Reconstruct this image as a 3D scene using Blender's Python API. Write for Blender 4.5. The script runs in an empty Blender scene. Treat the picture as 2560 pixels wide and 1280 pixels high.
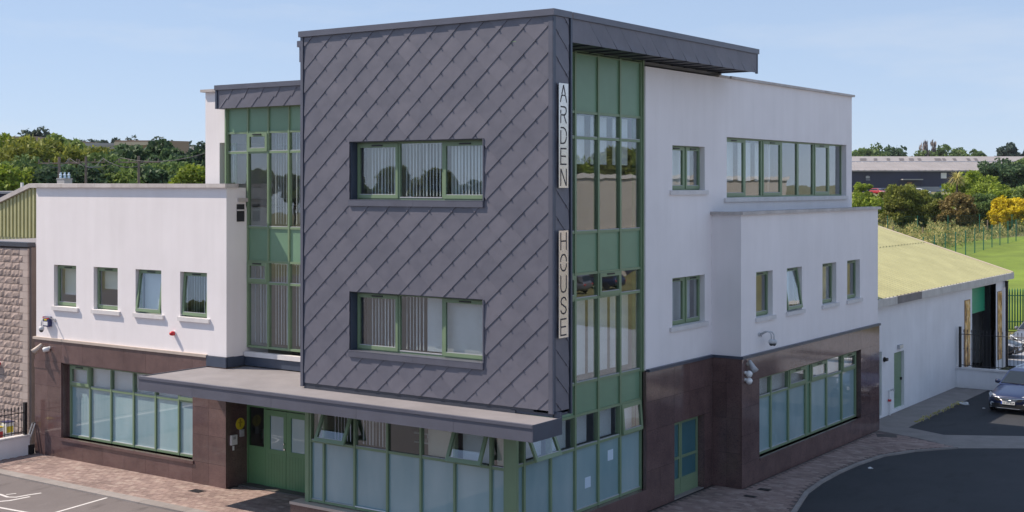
import bpy, bmesh, math, random
import numpy as np
from mathutils import Vector, Matrix
R = math.radians
random.seed(7); rng = np.random.default_rng(7)
sc = bpy.context.scene
COL = sc.collection

# ------------------------------------------------------------------ camera
CX, CY, CZ, YAW, FPX, HY = 16.3785, -25.0161, 8.6629, R(125.002), 3315.617, 463.673
cam_d = bpy.data.cameras.new('camera'); cam = bpy.data.objects.new('camera', cam_d); COL.objects.link(cam)
cam.location = (CX, CY, CZ); cam.rotation_euler = (R(90), 0, YAW - R(90))
cam_d.sensor_width = 36; cam_d.lens = 36*FPX/2560; cam_d.shift_y = -(640-HY)/2560
cam_d.clip_end = 20000; cam_d.clip_start = .1
sc.camera = cam
FW = Vector((math.cos(YAW), math.sin(YAW), 0)); RT = Vector((math.sin(YAW), -math.cos(YAW), 0))
def at(px, py, d):            # point at forward distance d that the survey of the photograph gives
    return Vector((CX, CY, CZ)) + (FW + RT*((px-1280)/FPX) + Vector((0, 0, (HY-py)/FPX)))*d

# ------------------------------------------------------------------ world, sun, exposure
SUN = Vector((-1, -.45, 1.35)).normalized()
wd = bpy.data.worlds.new('World'); sc.world = wd; wd.use_nodes = True
nt = wd.node_tree; bgn = [n for n in nt.nodes if n.type == 'BACKGROUND'][0]
sky = nt.nodes.new('ShaderNodeTexSky'); sky.sky_type = 'NISHITA'; sky.sun_disc = False
sky.sun_elevation = math.asin(SUN.z); sky.sun_rotation = math.atan2(SUN.x, SUN.y) % (2*math.pi)
sky.altitude = 0; sky.air_density = .7; sky.dust_density = 0; sky.ozone_density = 6
# pale, milky summer sky: the same even compression and tint over the whole dome
gm = nt.nodes.new('ShaderNodeGamma'); gm.inputs[1].default_value = .32; nt.links.new(sky.outputs[0], gm.inputs[0])
tn = nt.nodes.new('ShaderNodeVectorMath'); tn.operation = 'MULTIPLY'; tn.inputs[1].default_value = (1.28, 1.42, 1.68); nt.links.new(gm.outputs[0], tn.inputs[0])
# faint high wisps, the same all round the dome
tc = nt.nodes.new('ShaderNodeTexCoord'); mp = nt.nodes.new('ShaderNodeMapping'); mp.inputs['Scale'].default_value = (1.6, 1.6, 9); nt.links.new(tc.outputs['Generated'], mp.inputs[0])
wn = nt.nodes.new('ShaderNodeTexNoise'); wn.inputs['Scale'].default_value = 2.3; wn.inputs['Detail'].default_value = 6; wn.inputs['Roughness'].default_value = .6; nt.links.new(mp.outputs[0], wn.inputs['Vector'])
wr = nt.nodes.new('ShaderNodeMapRange'); wr.inputs[1].default_value = .5; wr.inputs[2].default_value = .8; wr.inputs[3].default_value = 0; wr.inputs[4].default_value = .32; nt.links.new(wn.outputs['Fac'], wr.inputs[0])
wx = nt.nodes.new('ShaderNodeMix'); wx.data_type = 'RGBA'; wx.inputs[7].default_value = (2.9, 2.95, 3.05, 1); nt.links.new(wr.outputs[0], wx.inputs[0]); nt.links.new(tn.outputs[0], wx.inputs[6])
nt.links.new(wx.outputs[2], bgn.inputs[0]); bgn.inputs[1].default_value = .15
sl = bpy.data.lights.new('sun', 'SUN'); sl.energy = 3.0; sl.angle = R(.5); sl.color = (1, .87, .74)
so = bpy.data.objects.new('sun', sl); COL.objects.link(so); so.rotation_euler = (-SUN).to_track_quat('-Z', 'Y').to_euler()
so.location = (-40, -18, 54)
vs = sc.view_settings; vs.view_transform = 'Standard'; vs.look = 'None'; vs.exposure = .94; vs.gamma = 1; vs.use_curve_mapping = False
sc.cycles.use_denoising = True
sc.cycles.max_bounces = 8; sc.cycles.transparent_max_bounces = 16; sc.cycles.caustics_reflective = False; sc.cycles.caustics_refractive = False
sc.cycles.sample_clamp_indirect = 6

# ------------------------------------------------------------------ materials
MATS = {}
def newmat(name):
    m = bpy.data.materials.new(name); m.use_nodes = True; t = m.node_tree
    p = t.nodes['Principled BSDF']; MATS[name] = m
    return m, t, p
def rnd_val(t):
    oi = t.nodes.new('ShaderNodeObjectInfo'); ge = t.nodes.new('ShaderNodeNewGeometry')
    a = t.nodes.new('ShaderNodeMath'); a.operation = 'ADD'; t.links.new(oi.outputs['Random'], a.inputs[0]); t.links.new(ge.outputs['Random Per Island'], a.inputs[1])
    f = t.nodes.new('ShaderNodeMath'); f.operation = 'FRACT'; t.links.new(a.outputs[0], f.inputs[0]); return f.outputs[0]
def tex_coord(t, kind='pos', scale=(1, 1, 1)):
    if kind == 'pos':
        g = t.nodes.new('ShaderNodeNewGeometry'); src = g.outputs['Position']
    else:
        g = t.nodes.new('ShaderNodeTexCoord'); src = g.outputs['Object']
    mp = t.nodes.new('ShaderNodeMapping'); mp.inputs['Scale'].default_value = scale; t.links.new(src, mp.inputs[0]); return mp.outputs[0]
def noise(t, sc_, detail=3, rough=.55, vec=None):
    n = t.nodes.new('ShaderNodeTexNoise'); n.inputs['Scale'].default_value = sc_; n.inputs['Detail'].default_value = detail; n.inputs['Roughness'].default_value = rough
    t.links.new(vec if vec is not None else tex_coord(t), n.inputs['Vector']); return n.outputs['Fac']
def ramp(t, fac, stops):
    r = t.nodes.new('ShaderNodeValToRGB'); e = r.color_ramp.elements
    while len(e) < len(stops): e.new(.5)
    for i, (p, c) in enumerate(stops): e[i].position = p; e[i].color = (*c, 1)
    t.links.new(fac, r.inputs[0]); return r.outputs[0]
def mixc(t, a, b, fac, mode='MIX'):
    m = t.nodes.new('ShaderNodeMix'); m.data_type = 'RGBA'; m.blend_type = mode
    for s, i in ((a, 6), (b, 7)):
        if hasattr(s, 'links'): t.links.new(s, m.inputs[i])
        else: m.inputs[i].default_value = (*s, 1)
    if hasattr(fac, 'links'): t.links.new(fac, m.inputs[0])
    else: m.inputs[0].default_value = fac
    return m.outputs[2]
def bump(t, p, h, strength=.2, dist=.01):
    b = t.nodes.new('ShaderNodeBump'); b.inputs['Strength'].default_value = strength; b.inputs['Distance'].default_value = dist
    t.links.new(h, b.inputs['Height']); t.links.new(b.outputs[0], p.inputs['Normal'])
def sv(c, k): return tuple(max(0, x*k) for x in c)
def mat(name, c, rough=.6, var=.12, nscale=3.0, metal=0.0, spec=.5, rnd=0.0, bmp=0.0, bscale=40, coat=0.0, fine=0.0, streak=0.0, kind='pos'):
    m, t, p = newmat(name)
    vec = tex_coord(t, kind)
    col = ramp(t, noise(t, nscale, 4, .6, vec), [(.3, sv(c, 1-var)), (.7, sv(c, 1+var))])
    if fine: col = mixc(t, col, ramp(t, noise(t, 55, 2, .6, vec), [(.35, (1-fine,)*3), (.65, (1, 1, 1))]), 1.0, 'MULTIPLY')
    if streak:
        vs_ = tex_coord(t, 'pos', (2.2, 2.2, .16))
        col = mixc(t, col, ramp(t, noise(t, 1.3, 5, .65, vs_), [(.38, (1-streak, 1-streak*1.05, 1-streak*1.15)), (.6, (1, 1, 1))]), 1.0, 'MULTIPLY')
    if rnd: col = mixc(t, col, ramp(t, rnd_val(t), [(0, (1-rnd,)*3), (1, (1+rnd,)*3)]), 1.0, 'MULTIPLY')
    t.links.new(col, p.inputs['Base Color'])
    p.inputs['Roughness'].default_value = rough; p.inputs['Metallic'].default_value = metal; p.inputs['Specular IOR Level'].default_value = spec
    p.inputs['Coat Weight'].default_value = coat; p.inputs['Coat Roughness'].default_value = .05
    if bmp: bump(t, p, noise(t, bscale, 3, .6, vec), bmp)
    return m
mat('render_white', (.85, .81, .815), .85, .04, .55, bmp=.2, bscale=60, streak=.03, spec=.2)
mat('coping', (.55, .51, .49), .8, .12, 2.5, rnd=.06, streak=.12, spec=.25, bmp=.2)
mat('sill_stone', (.68, .655, .65), .75, .08, 3, spec=.3)
mat('render_inner', (.50, .49, .47), .9, .05, 1, spec=.1)
mat('frame_green', (.190, .270, .160), .38, .06, 1.5, spec=.5)
mat('panel_green', (.165, .285, .185), .35, .07, 1.2, spec=.5, rnd=.05)
mat('door_green', (.115, .25, .115), .4, .07, 1.5)
mat('louvre_green', (.20, .30, .19), .5, .06, 2)
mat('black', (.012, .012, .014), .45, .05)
mat('dark_gap', (.02, .02, .024), .8, .05)
mat('steel', (.55, .55, .56), .35, .05, 4, metal=.9)
mat('white_plastic', (.78, .78, .78), .4, .03)
mat('beige_strip', (.50, .42, .36), .6, .08, 3)
mat('navy_flash', (.055, .07, .105), .4, .1, 3)
mat('canopy_roof', (.255, .24, .25), .75, .12, 1.1, streak=0, fine=.12, bmp=.15)
mat('canopy_metal', (.105, .108, .140), .38, .1, 1.5, spec=.6, rnd=.04)
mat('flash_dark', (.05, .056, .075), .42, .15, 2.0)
mat('blind', (.78, .80, .84), .8, .05, 2, rnd=.05)
mat('blind_cream', (.72, .67, .58), .85, .05, 1)
mat('paper', (.55, .68, .80), .7, .03)
mat('interior', (.36, .34, .32), .9, .15, .6)
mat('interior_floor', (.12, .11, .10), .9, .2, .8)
mat('wood', (.33, .19, .09), .6, .2, 3)
mat('roof_felt', (.22, .22, .23), .9, .15, 1)
mat('pale_concrete', (.34, .345, .36), .9, .1, .3, fine=.1)
mat('concrete', (.26, .235, .22), .9, .14, 1.6, fine=.2, bmp=.3)
mat('kerb', (.30, .27, .255), .9, .12, 2, rnd=.1, fine=.15)
mat('mortar', (.13, .105, .098), .95, .15, 4)
mat('line_paint', (.72, .69, .67), .7, .08, 5, fine=.25)
mat('blockwork', (.44, .35, .31), .95, .16, 6, rnd=.14, fine=.3, bmp=.5, bscale=22)
mat('quoin', (.48, .40, .36), .9, .08, 4, rnd=.08, fine=.1)
mat('brown_gap', (.16, .13, .12), .9, .1, 2)
mat('yellow_clad', (.44, .43, .23), .5, .1, 1.2, spec=.4)
mat('shed_roof', (.47, .455, .24), .6, .1, .8, streak=.04, spec=.3, fine=.15)
mat('shed_white', (.83, .82, .83), .85, .05, .9, spec=.2, streak=.03)
mat('gutter', (.55, .53, .51), .5, .12, 2, streak=.1)
mat('roller_green', (.05, .40, .22), .4, .06, 2)
mat('palisade', (.03, .16, .075), .45, .1, 2)
mat('fence_green', (.015, .13, .085), .45, .1, 2)
mat('iron_black', (.014, .014, .017), .45, .1, 6)
mat('timber', (.26, .20, .14), .85, .2, 2)
mat('pole_wood', (.17, .14, .12), .9, .2, 2)
mat('tan_wall', (.32, .235, .175), .85, .06, .08)
mat('cream_wall', (.60, .50, .38), .8, .05, .1)
mat('grey_wall', (.38, .38, .39), .8, .06, .1)
mat('navy_wall', (.030, .036, .075), .6, .12, .3)
mat('blue_paint', (.03, .22, .5), .4, .1, 1)
mat('retail_wall', (.50, .46, .42), .8, .06, .3)
mat('fibre_roof', (.31, .29, .29), .85, .12, .25, streak=.1)
mat('roof_light', (.13, .11, .105), .6, .1, .3)
mat('yellow_sign', (.72, .58, .03), .4, .05, 3)
mat('yellow_dark', (.40, .30, .02), .5, .05, 3)
mat('red_plastic', (.55, .02, .03), .35, .05)
mat('navy_box', (.03, .035, .12), .4, .05)
mat('lamp_bronze', (.30, .27, .24), .4, .05)
mat('gal_grey', (.42, .43, .45), .5, .08, 4)
mat('cam_grey', (.52, .53, .55), .45, .04)
mat('chrome', (.75, .75, .77), .12, .02, metal=1.0)
mat('tyre', (.02, .02, .02), .8, .1, 8)
mat('plate_white', (.72, .72, .70), .5, .02)
mat('plate_blue', (.02, .08, .45), .5, .02)
mat('lens', (.50, .52, .55), .08, .05, 8, spec=.8)
mat('car_glass', (.015, .02, .025), .03, .05, spec=.9)
mat('car_trim', (.02, .02, .022), .5, .05)
for nm, c in (('paint_slate', (.018, .030, .085)), ('paint_silver', (.13, .135, .16)), ('paint_black', (.014, .015, .018)), ('paint_white', (.70, .70, .70)), ('paint_red', (.4, .02, .03))):
    mat(nm, c, .3, .03, 3, metal=.1 if nm != 'paint_white' else 0, coat=.55)

def asphalt(nm, c0, c1):
    m, t, p = newmat(nm); v = tex_coord(t)
    base = ramp(t, noise(t, .35, 5, .65, v), [(.3, c0), (.7, c1)])
    fine = ramp(t, noise(t, 120, 2, .7, v), [(.3, (.75,)*3), (.7, (1.2,)*3)])
    st_ = ramp(t, noise(t, 1.6, 5, .7, tex_coord(t, 'pos', (1, .35, 1))), [(.30, (.66,)*3), (.45, (1,)*3), (.62, (1,)*3), (.75, (1.22,)*3)])
    base = mixc(t, base, st_, 1, 'MULTIPLY')
    t.links.new(mixc(t, base, fine, 1, 'MULTIPLY'), p.inputs['Base Color']); p.inputs['Roughness'].default_value = .85; p.inputs['Specular IOR Level'].default_value = .3
    bump(t, p, noise(t, 90, 3, .6, v), .3)
asphalt('asphalt', (.030, .034, .040), (.048, .050, .056))
asphalt('pale_asphalt', (.150, .132, .130), (.190, .166, .162))  # paler tones than the plain asphalt
def granite():
    m, t, p = newmat('granite'); v = tex_coord(t)
    a = ramp(t, noise(t, 2.0, 5, .7, v), [(.3, (.105, .066, .066)), (.7, (.160, .103, .098))])
    b = ramp(t, noise(t, 42, 3, .75, v), [(.30, (.35, .33, .36)), (.46, (1, 1, 1)), (.62, (1.1, 1.05, 1)), (.74, (1.7, 1.5, 1.35))])
    c = ramp(t, rnd_val(t), [(0, (.88,)*3), (1, (1.12,)*3)])
    t.links.new(mixc(t, mixc(t, a, b, 1, 'MULTIPLY'), c, 1, 'MULTIPLY'), p.inputs['Base Color'])
    p.inputs['Roughness'].default_value = .08; p.inputs['Specular IOR Level'].default_value = .7
    bump(t, p, noise(t, .9, 2, .5, v), .05, .03)
granite()
def zinc():
    m, t, p = newmat('zinc_tile'); v = tex_coord(t)
    a = ramp(t, noise(t, 1.7, 4, .6, v), [(.3, (.106, .106, .136)), (.7, (.136, .133, .164))])
    c = ramp(t, rnd_val(t), [(0, (.90, .90, .92)), (1, (1.10, 1.08, 1.07))])
    t.links.new(mixc(t, a, c, 1, 'MULTIPLY'), p.inputs['Base Color'])
    p.inputs['Roughness'].default_value = .50; p.inputs['Specular IOR Level'].default_value = .7
    bump(t, p, noise(t, 2.4, 2, .5, v), .4, .03)
zinc()
def glass(name, tint, rough=.0, ior=.10, wav=.15):
    m = bpy.data.materials.new(name); m.use_nodes = True; t = m.node_tree; MATS[name] = m
    for n in list(t.nodes):
        if n.type == 'BSDF_PRINCIPLED': t.nodes.remove(n)
    out = [n for n in t.nodes if n.type == 'OUTPUT_MATERIAL'][0]
    tr = t.nodes.new('ShaderNodeBsdfTransparent'); tr.inputs[0].default_value = (*tint, 1)
    gl = t.nodes.new('ShaderNodeBsdfGlossy'); gl.inputs['Roughness'].default_value = rough; gl.inputs[0].default_value = (.92, .95, 1, 1)
    lw_ = t.nodes.new('ShaderNodeLayerWeight'); lw_.inputs[0].default_value = .5
    pw = t.nodes.new('ShaderNodeMath'); pw.operation = 'POWER'; pw.inputs[1].default_value = 4.0; t.links.new(lw_.outputs['Facing'], pw.inputs[0])
    fr = t.nodes.new('ShaderNodeMath'); fr.operation = 'MULTIPLY_ADD'; fr.inputs[1].default_value = 1-ior; fr.inputs[2].default_value = ior; t.links.new(pw.outputs[0], fr.inputs[0])
    b = t.nodes.new('ShaderNodeBump'); b.inputs['Strength'].default_value = wav; b.inputs['Distance'].default_value = .01
    v = tex_coord(t); t.links.new(noise(t, 1.1, 2, .5, v), b.inputs['Height']); t.links.new(b.outputs[0], gl.inputs['Normal'])
    mx = t.nodes.new('ShaderNodeMixShader'); t.links.new(fr.outputs[0], mx.inputs[0]); t.links.new(tr.outputs[0], mx.inputs[1]); t.links.new(gl.outputs[0], mx.inputs[2])
    t.links.new(mx.outputs[0], out.inputs[0])
glass('glass', (.93, .955, .95))
glass('glass_dark', (.62, .68, .68), ior=.10)
def frosted():
    m, t, p = newmat('frosted'); v = tex_coord(t, 'pos', (1, 1, .35))
    c = ramp(t, noise(t, 1.1, 3, .5, v), [(.3, (.19, .335, .37)), (.7, (.32, .45, .48))])
    c = mixc(t, c, ramp(t, rnd_val(t), [(0, (.84, .86, .88)), (1, (1.14, 1.12, 1.1))]), 1, 'MULTIPLY')
    t.links.new(c, p.inputs['Base Color']); p.inputs['Roughness'].default_value = .55; p.inputs['Coat Weight'].default_value = 1; p.inputs['Coat Roughness'].default_value = .02; p.inputs['Coat IOR'].default_value = 1.85
frosted()
mat('door_film', (.05, .16, .19), .3, .1, 1.2, coat=1.0)
def pavers():
    m, t, p = newmat('paver'); v = tex_coord(t)
    r = rnd_val(t)
    c = ramp(t, r, [(0, (.25, .185, .168)), (.35, (.29, .213, .192)), (.7, (.33, .245, .218)), (1, (.38, .30, .265))])
    f = ramp(t, noise(t, 1.0, 4, .6, v), [(.3, (.82,)*3), (.7, (1.12,)*3)])
    t.links.new(mixc(t, c, f, 1, 'MULTIPLY'), p.inputs['Base Color']); p.inputs['Roughness'].default_value = .9; p.inputs['Specular IOR Level'].default_value = .2
    bump(t, p, noise(t, 60, 3, .6, v), .3)
pavers()
def leafmat(name, c0, c1, trans=.35):
    m, t, p = newmat(name)
    r = rnd_val(t)
    v = tex_coord(t)
    c = mixc(t, ramp(t, r, [(0, c0), (1, c1)]), ramp(t, noise(t, .45, 2, .5, v), [(.35, (.72,)*3), (.65, (1.2,)*3)]), 1, 'MULTIPLY')
    t.links.new(c, p.inputs['Base Color']); p.inputs['Roughness'].default_value = .6; p.inputs['Specular IOR Level'].default_value = .25
    tl = t.nodes.new('ShaderNodeBsdfTranslucent'); t.links.new(c, tl.inputs[0])
    mx = t.nodes.new('ShaderNodeMixShader'); mx.inputs[0].default_value = trans
    out = [n for n in t.nodes if n.type == 'OUTPUT_MATERIAL'][0]
    t.links.new(p.outputs[0], mx.inputs[1]); t.links.new(tl.outputs[0], mx.inputs[2]); t.links.new(mx.outputs[0], out.inputs[0])
leafmat('leaf_olive', (.15, .185, .035), (.31, .33, .065))
leafmat('leaf_light', (0.120, 0.192, 0.048), (0.272, 0.352, 0.096))
leafmat('leaf_mid', (.085, .15, .05), (.19, .27, .08))
leafmat('leaf_dark', (.05, .10, .052), (.12, .19, .085))
leafmat('leaf_blue', (.05, .085, .07), (.10, .14, .105))
leafmat('leaf_lime', (0.176, 0.256, 0.032), (0.336, 0.416, 0.056))
leafmat('leaf_brown', (.19, .155, .05), (.36, .27, .10))
leafmat('leaf_yellow', (.60, .47, .018), (.85, .70, .04))
leafmat('leaf_straw', (0.38, 0.35, 0.12), (0.62, 0.55, 0.23))
leafmat('twig', (.24, .20, .19), (.36, .31, .29), .1)
mat('bark', (.10, .08, .065), .95, .25, 4)
mat('mown_grass', (.165, .235, .020), .95, .34, .16, fine=.25)
mat('rough_ground', (.20, .19, .075), .95, .3, .12, fine=.3)
def printmat(name, seed):
    m, t, p = newmat(name); v = tex_coord(t, 'pos', (1, 1, 1)); mp = t.nodes.new('ShaderNodeMapping'); mp.inputs['Location'].default_value = (seed, seed*2.3, seed*1.7); t.links.new(v, mp.inputs[0])
    c = ramp(t, noise(t, 2.6, 4, .55, mp.outputs[0]), [(.30, (.10, .05, .02)), (.42, (.42, .20, .05)), (.54, (.80, .48, .14)), (.66, (.85, .74, .58))])
    t.links.new(c, p.inputs['Base Color']); p.inputs['Roughness'].default_value = .4
printmat('print_a', 3.1); printmat('print_b', 9.7)

# ------------------------------------------------------------------ mesh helpers
class MB:
    def __init__(s, o=(0, 0, 0)): s.v = []; s.f = []; s.o = Vector(o)
    def add(s, vs_, fs):
        b = len(s.v); s.v += [tuple(Vector(p)-s.o) for p in vs_]; s.f += [tuple(i+b for i in f) for f in fs]; return s
    def box(s, x0, x1, y0, y1, z0, z1):
        return s.add([(x0, y0, z0), (x1, y0, z0), (x1, y1, z0), (x0, y1, z0), (x0, y0, z1), (x1, y0, z1), (x1, y1, z1), (x0, y1, z1)],
                     [(0, 3, 2, 1), (4, 5, 6, 7), (0, 1, 5, 4), (1, 2, 6, 5), (2, 3, 7, 6), (3, 0, 4, 7)])
    def fb(s, F, u0, u1, v0, v1, w0, w1):      # box on a facade: u along, v up, w outwards
        a = F(u0, v0, w0); b = F(u1, v1, w1)
        return s.box(min(a[0], b[0]), max(a[0], b[0]), min(a[1], b[1]), max(a[1], b[1]), min(a[2], b[2]), max(a[2], b[2]))
    def ring(s, F, u0, u1, v0, v1, w0, w1, t, tb=None, tt=None):
        tb = tb or t; tt = tt or t
        s.fb(F, u0, u0+t, v0, v1, w0, w1); s.fb(F, u1-t, u1, v0, v1, w0, w1)
        s.fb(F, u0+t, u1-t, v0, v0+tb, w0, w1); s.fb(F, u0+t, u1-t, v1-tt, v1, w0, w1); return s
    def poly(s, pts, h):                          # prism from polygon points, extruded by vector h
        n = len(pts); h = Vector(h); return s.add([Vector(p) for p in pts]+[Vector(p)+h for p in pts],
            [tuple(range(n))[::-1], tuple(range(n, 2*n))]+[(i, (i+1) % n, (i+1) % n+n, i+n) for i in range(n)])
    def tube(s, pts, r, n=8, r1=None):
        pts = [Vector(p) for p in pts]; k = len(pts); vs_ = []; fs = []
        for i, p in enumerate(pts):
            d = (pts[min(i+1, k-1)]-pts[max(i-1, 0)]).normalized(); up = Vector((0, 0, 1)) if abs(d.z) < .95 else Vector((1, 0, 0))
            a = d.cross(up).normalized(); b = d.cross(a); rr = r if r1 is None else r+(r1-r)*i/(k-1)
            vs_ += [p+(a*math.cos(2*math.pi*j/n)+b*math.sin(2*math.pi*j/n))*rr for j in range(n)]
        for i in range(k-1):
            fs += [(i*n+j, i*n+(j+1) % n, (i+1)*n+(j+1) % n, (i+1)*n+j) for j in range(n)]
        fs += [tuple(range(n))[::-1], tuple((k-1)*n+j for j in range(n))]
        return s.add(vs_, fs)
    def lathe(s, c, prof, axis=(0, 0, 1), n=16):
        ax = Vector(axis).normalized(); up = Vector((0, 0, 1)) if abs(ax.z) < .9 else Vector((1, 0, 0)); a = ax.cross(up).normalized(); b = ax.cross(a); c = Vector(c)
        vs_ = [c+ax*h+(a*math.cos(2*math.pi*j/n)+b*math.sin(2*math.pi*j/n))*max(r, 1e-4) for r, h in prof for j in range(n)]; k = len(prof)
        fs = [(i*n+j, i*n+(j+1) % n, (i+1)*n+(j+1) % n, (i+1)*n+j) for i in range(k-1) for j in range(n)]
        fs += [tuple(range(n))[::-1], tuple((k-1)*n+j for j in range(n))]
        return s.add(vs_, fs)
    def mesh(s, name, m, smooth=False, fix=True):
        me = bpy.data.meshes.new(name); me.from_pydata(s.v, [], s.f); me.materials.append(MATS[m])
        if fix:
            bm = bmesh.new(); bm.from_mesh(me); bmesh.ops.recalc_face_normals(bm, faces=bm.faces); bm.to_mesh(me); bm.free()
        if smooth:
            for p in me.polygons: p.use_smooth = True
        return me
    def build(s, name, m, parent=None, smooth=False, kind=None):
        o = bpy.data.objects.new(name, s.mesh(name, m, smooth)); COL.objects.link(o)
        if parent is not None:
            o.parent = parent
        else:
            o.location = s.o
        if kind: o['kind'] = kind
        return o
def tag(o, label=None, cat=None, group=None, kind=None):
    if label: o['label'] = label
    if cat: o['category'] = cat
    if group: o['group'] = group
    if kind: o['kind'] = kind
    return o
def empty(name, loc, label=None, cat=None, group=None, rz=0):
    o = bpy.data.objects.new(name, None); COL.objects.link(o); o.location = loc; o.rotation_euler.z = rz; o.empty_display_size = .3
    return tag(o, label, cat, group)
def obj(name, me, parent=None, loc=(0, 0, 0)):
    o = bpy.data.objects.new(name, me); COL.objects.link(o); o.parent = parent; o.location = loc; return o
def copy_tree(o, parent=None):
    c = o.copy(); COL.objects.link(c); c.parent = parent
    for ch in [x for x in COL.objects if x.parent == o]: copy_tree(ch, c)
    return c
def FS(y): return lambda u, v, w: (u, y-w, v)       # facade facing -Y
def FE(x): return lambda u, v, w: (x+w, u, v)       # facade facing +X
def wall(mb, F, u0, u1, v0, v1, ops, t):            # wall sheet with openings and reveals, thickness t behind the face
    us = sorted({u0, u1, *[o[0] for o in ops], *[o[1] for o in ops]}); vs_ = sorted({v0, v1, *[o[2] for o in ops], *[o[3] for o in ops]})
    ins = lambda a, b: any(o[0] <= a <= o[1] and o[2] <= b <= o[3] for o in ops)
    for i in range(len(us)-1):
        for j in range(len(vs_)-1):
            if ins((us[i]+us[i+1])/2, (vs_[j]+vs_[j+1])/2): continue
            for w in (0, -t):
                mb.add([F(us[i], vs_[j], w), F(us[i+1], vs_[j], w), F(us[i+1], vs_[j+1], w), F(us[i], vs_[j+1], w)], [(0, 1, 2, 3)])
    for a, b, c, d in list(ops)+[(u0, u1, v0, v1)]:
        for p, q in (((a, c), (b, c)), ((b, c), (b, d)), ((b, d), (a, d)), ((a, d), (a, c))):
            mb.add([F(*p, 0), F(*q, 0), F(*q, -t), F(*p, -t)], [(0, 1, 2, 3)])
    return mb
def text_mesh(txt, size, extr, name, m):
    cu = bpy.data.curves.new(name, 'FONT'); cu.body = txt; cu.size = size; cu.extrude = extr; cu.align_x = 'CENTER'; cu.align_y = 'CENTER'
    o = bpy.data.objects.new(name, cu); COL.objects.link(o)
    dg = bpy.context.evaluated_depsgraph_get(); me = bpy.data.meshes.new_from_object(o.evaluated_get(dg)); bpy.data.objects.remove(o); bpy.data.curves.remove(cu)
    me.materials.clear(); me.materials.append(MATS[m]); me.name = name; return me

# ------------------------------------------------------------------ terrain and ground
TD = [(-3000, -.12), (73, -.12), (80, 1.1), (122, 2.2), (145, 2.9), (170, 4.1), (260, 5.6), (375, 6.8), (1500, 7.4), (9000, 7.9)]
def th(d):
    for (a, b), (c, e) in zip(TD, TD[1:]):
        if d <= c: return b+(e-b)*(d-a)/(c-a)
    return TD[-1][1]
def ground(px, d, dz=0):      # ground point in the direction of an image column at forward distance d
    p = at(px, HY, d); p.z = th(d)+dz; return p
mb = MB()
ds = [-2500, -400, -150, 0, 60, 73, 76, 80, 90, 105, 122, 134, 145, 157, 170, 200, 260, 375, 700, 1500, 4000, 9000]
ss = [-1.6, -.9, -.5, -.38, -.25, -.12, 0, .12, .2, .26, .3, .34, .38, .42, .5, .7, 1, 1.6]
vs_ = []
for d in ds:
    for s_ in ss:
        lat = s_*max(abs(d), 260)
        p = Vector((CX, CY, 0))+FW*d+RT*lat
        n_ = .12*math.sin(p.x*.11+p.y*.07)+.1*math.sin(p.y*.19-p.x*.05) if d > 80 else 0
        vs_.append((p.x, p.y, th(d)+n_))
ns = len(ss)
mb.add(vs_, [(i*ns+j, i*ns+j+1, (i+1)*ns+j+1, (i+1)*ns+j) for i in range(len(ds)-1) for j in range(ns-1)])
tag(mb.build('terrain', 'rough_ground'), kind='structure')
# mown field beyond the shed, a sheet just above the terrain
mb = MB(); rows = []
for d, a, b in ((75.5, 2120, 2750), (80, 2140, 2750), (90, 2160, 2740), (105, 2180, 2740), (122, 2230, 2730), (131, 2310, 2720), (138, 2420, 2710), (146, 2540, 2700)):
    rows.append([ground(a+(b-a)*k/8, d, .05+.12*math.sin((a+(b-a)*k/8)*.013+d*.1)**2*(d > 80)) for k in range(9)])
for r0, r1 in zip(rows, rows[1:]):
    for k in range(8): mb.add([r0[k], r0[k+1], r1[k+1], r1[k]], [(0, 1, 2, 3)])
tag(mb.build('mown_field', 'mown_grass'), kind='structure')
# asphalt yard, pale out of view to bounce light back
mb = MB(); mb.add([(-75, -110, -.05), (110, -110, -.05), (110, 45, -.05), (-.4, 45, -.05), (-.4, 24, -.05), (-75, 24, -.05)], [(0, 1, 2, 3, 4, 5)])
tag(mb.build('asphalt_yard', 'pale_asphalt'), kind='structure')
mb = MB(); mb.add([(-5.9, -14, -.0475), (11.5, -14, -.0475), (11.5, 44.5, -.0475), (-.4, 44.5, -.0475), (-.4, 21.5, -.0475), (-1, 21.5, -.0475), (-1, 0, -.0475), (-5.9, 0, -.0475)], [(0, 1, 2, 3, 4, 5, 6, 7)])
tag(mb.build('dark_surfacing', 'asphalt'), kind='structure')

mb = MB(); mb.add([(-75, -40, -.0475), (-6, -40, -.0475), (-6, -1.0, -.0475), (-20.8, -1.0, -.0475), (-75, -1.0, -.0475)], [(0, 1, 2, 3, 4)])
tag(mb.build('car_park', 'pale_asphalt'), kind='structure')
mb = MB(); mb.add([(11.52, -60, -.0475), (109, -60, -.0475), (109, 44.9, -.0475), (11.52, 44.9, -.0475)], [(0, 1, 2, 3)])
tag(mb.build('bounce_yard', 'pale_concrete'), kind='structure')  # unseen ground to the east, made pale to bounce light onto shaded walls
mb = MB(); mb.add([(-14, 41.25, -.043), (14, 41.25, -.043), (14, 51.3, -.043), (-14, 51.3, -.043)], [(0, 1, 2, 3)])
tag(mb.build('rear_yard', 'pale_concrete'), kind='structure')
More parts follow.
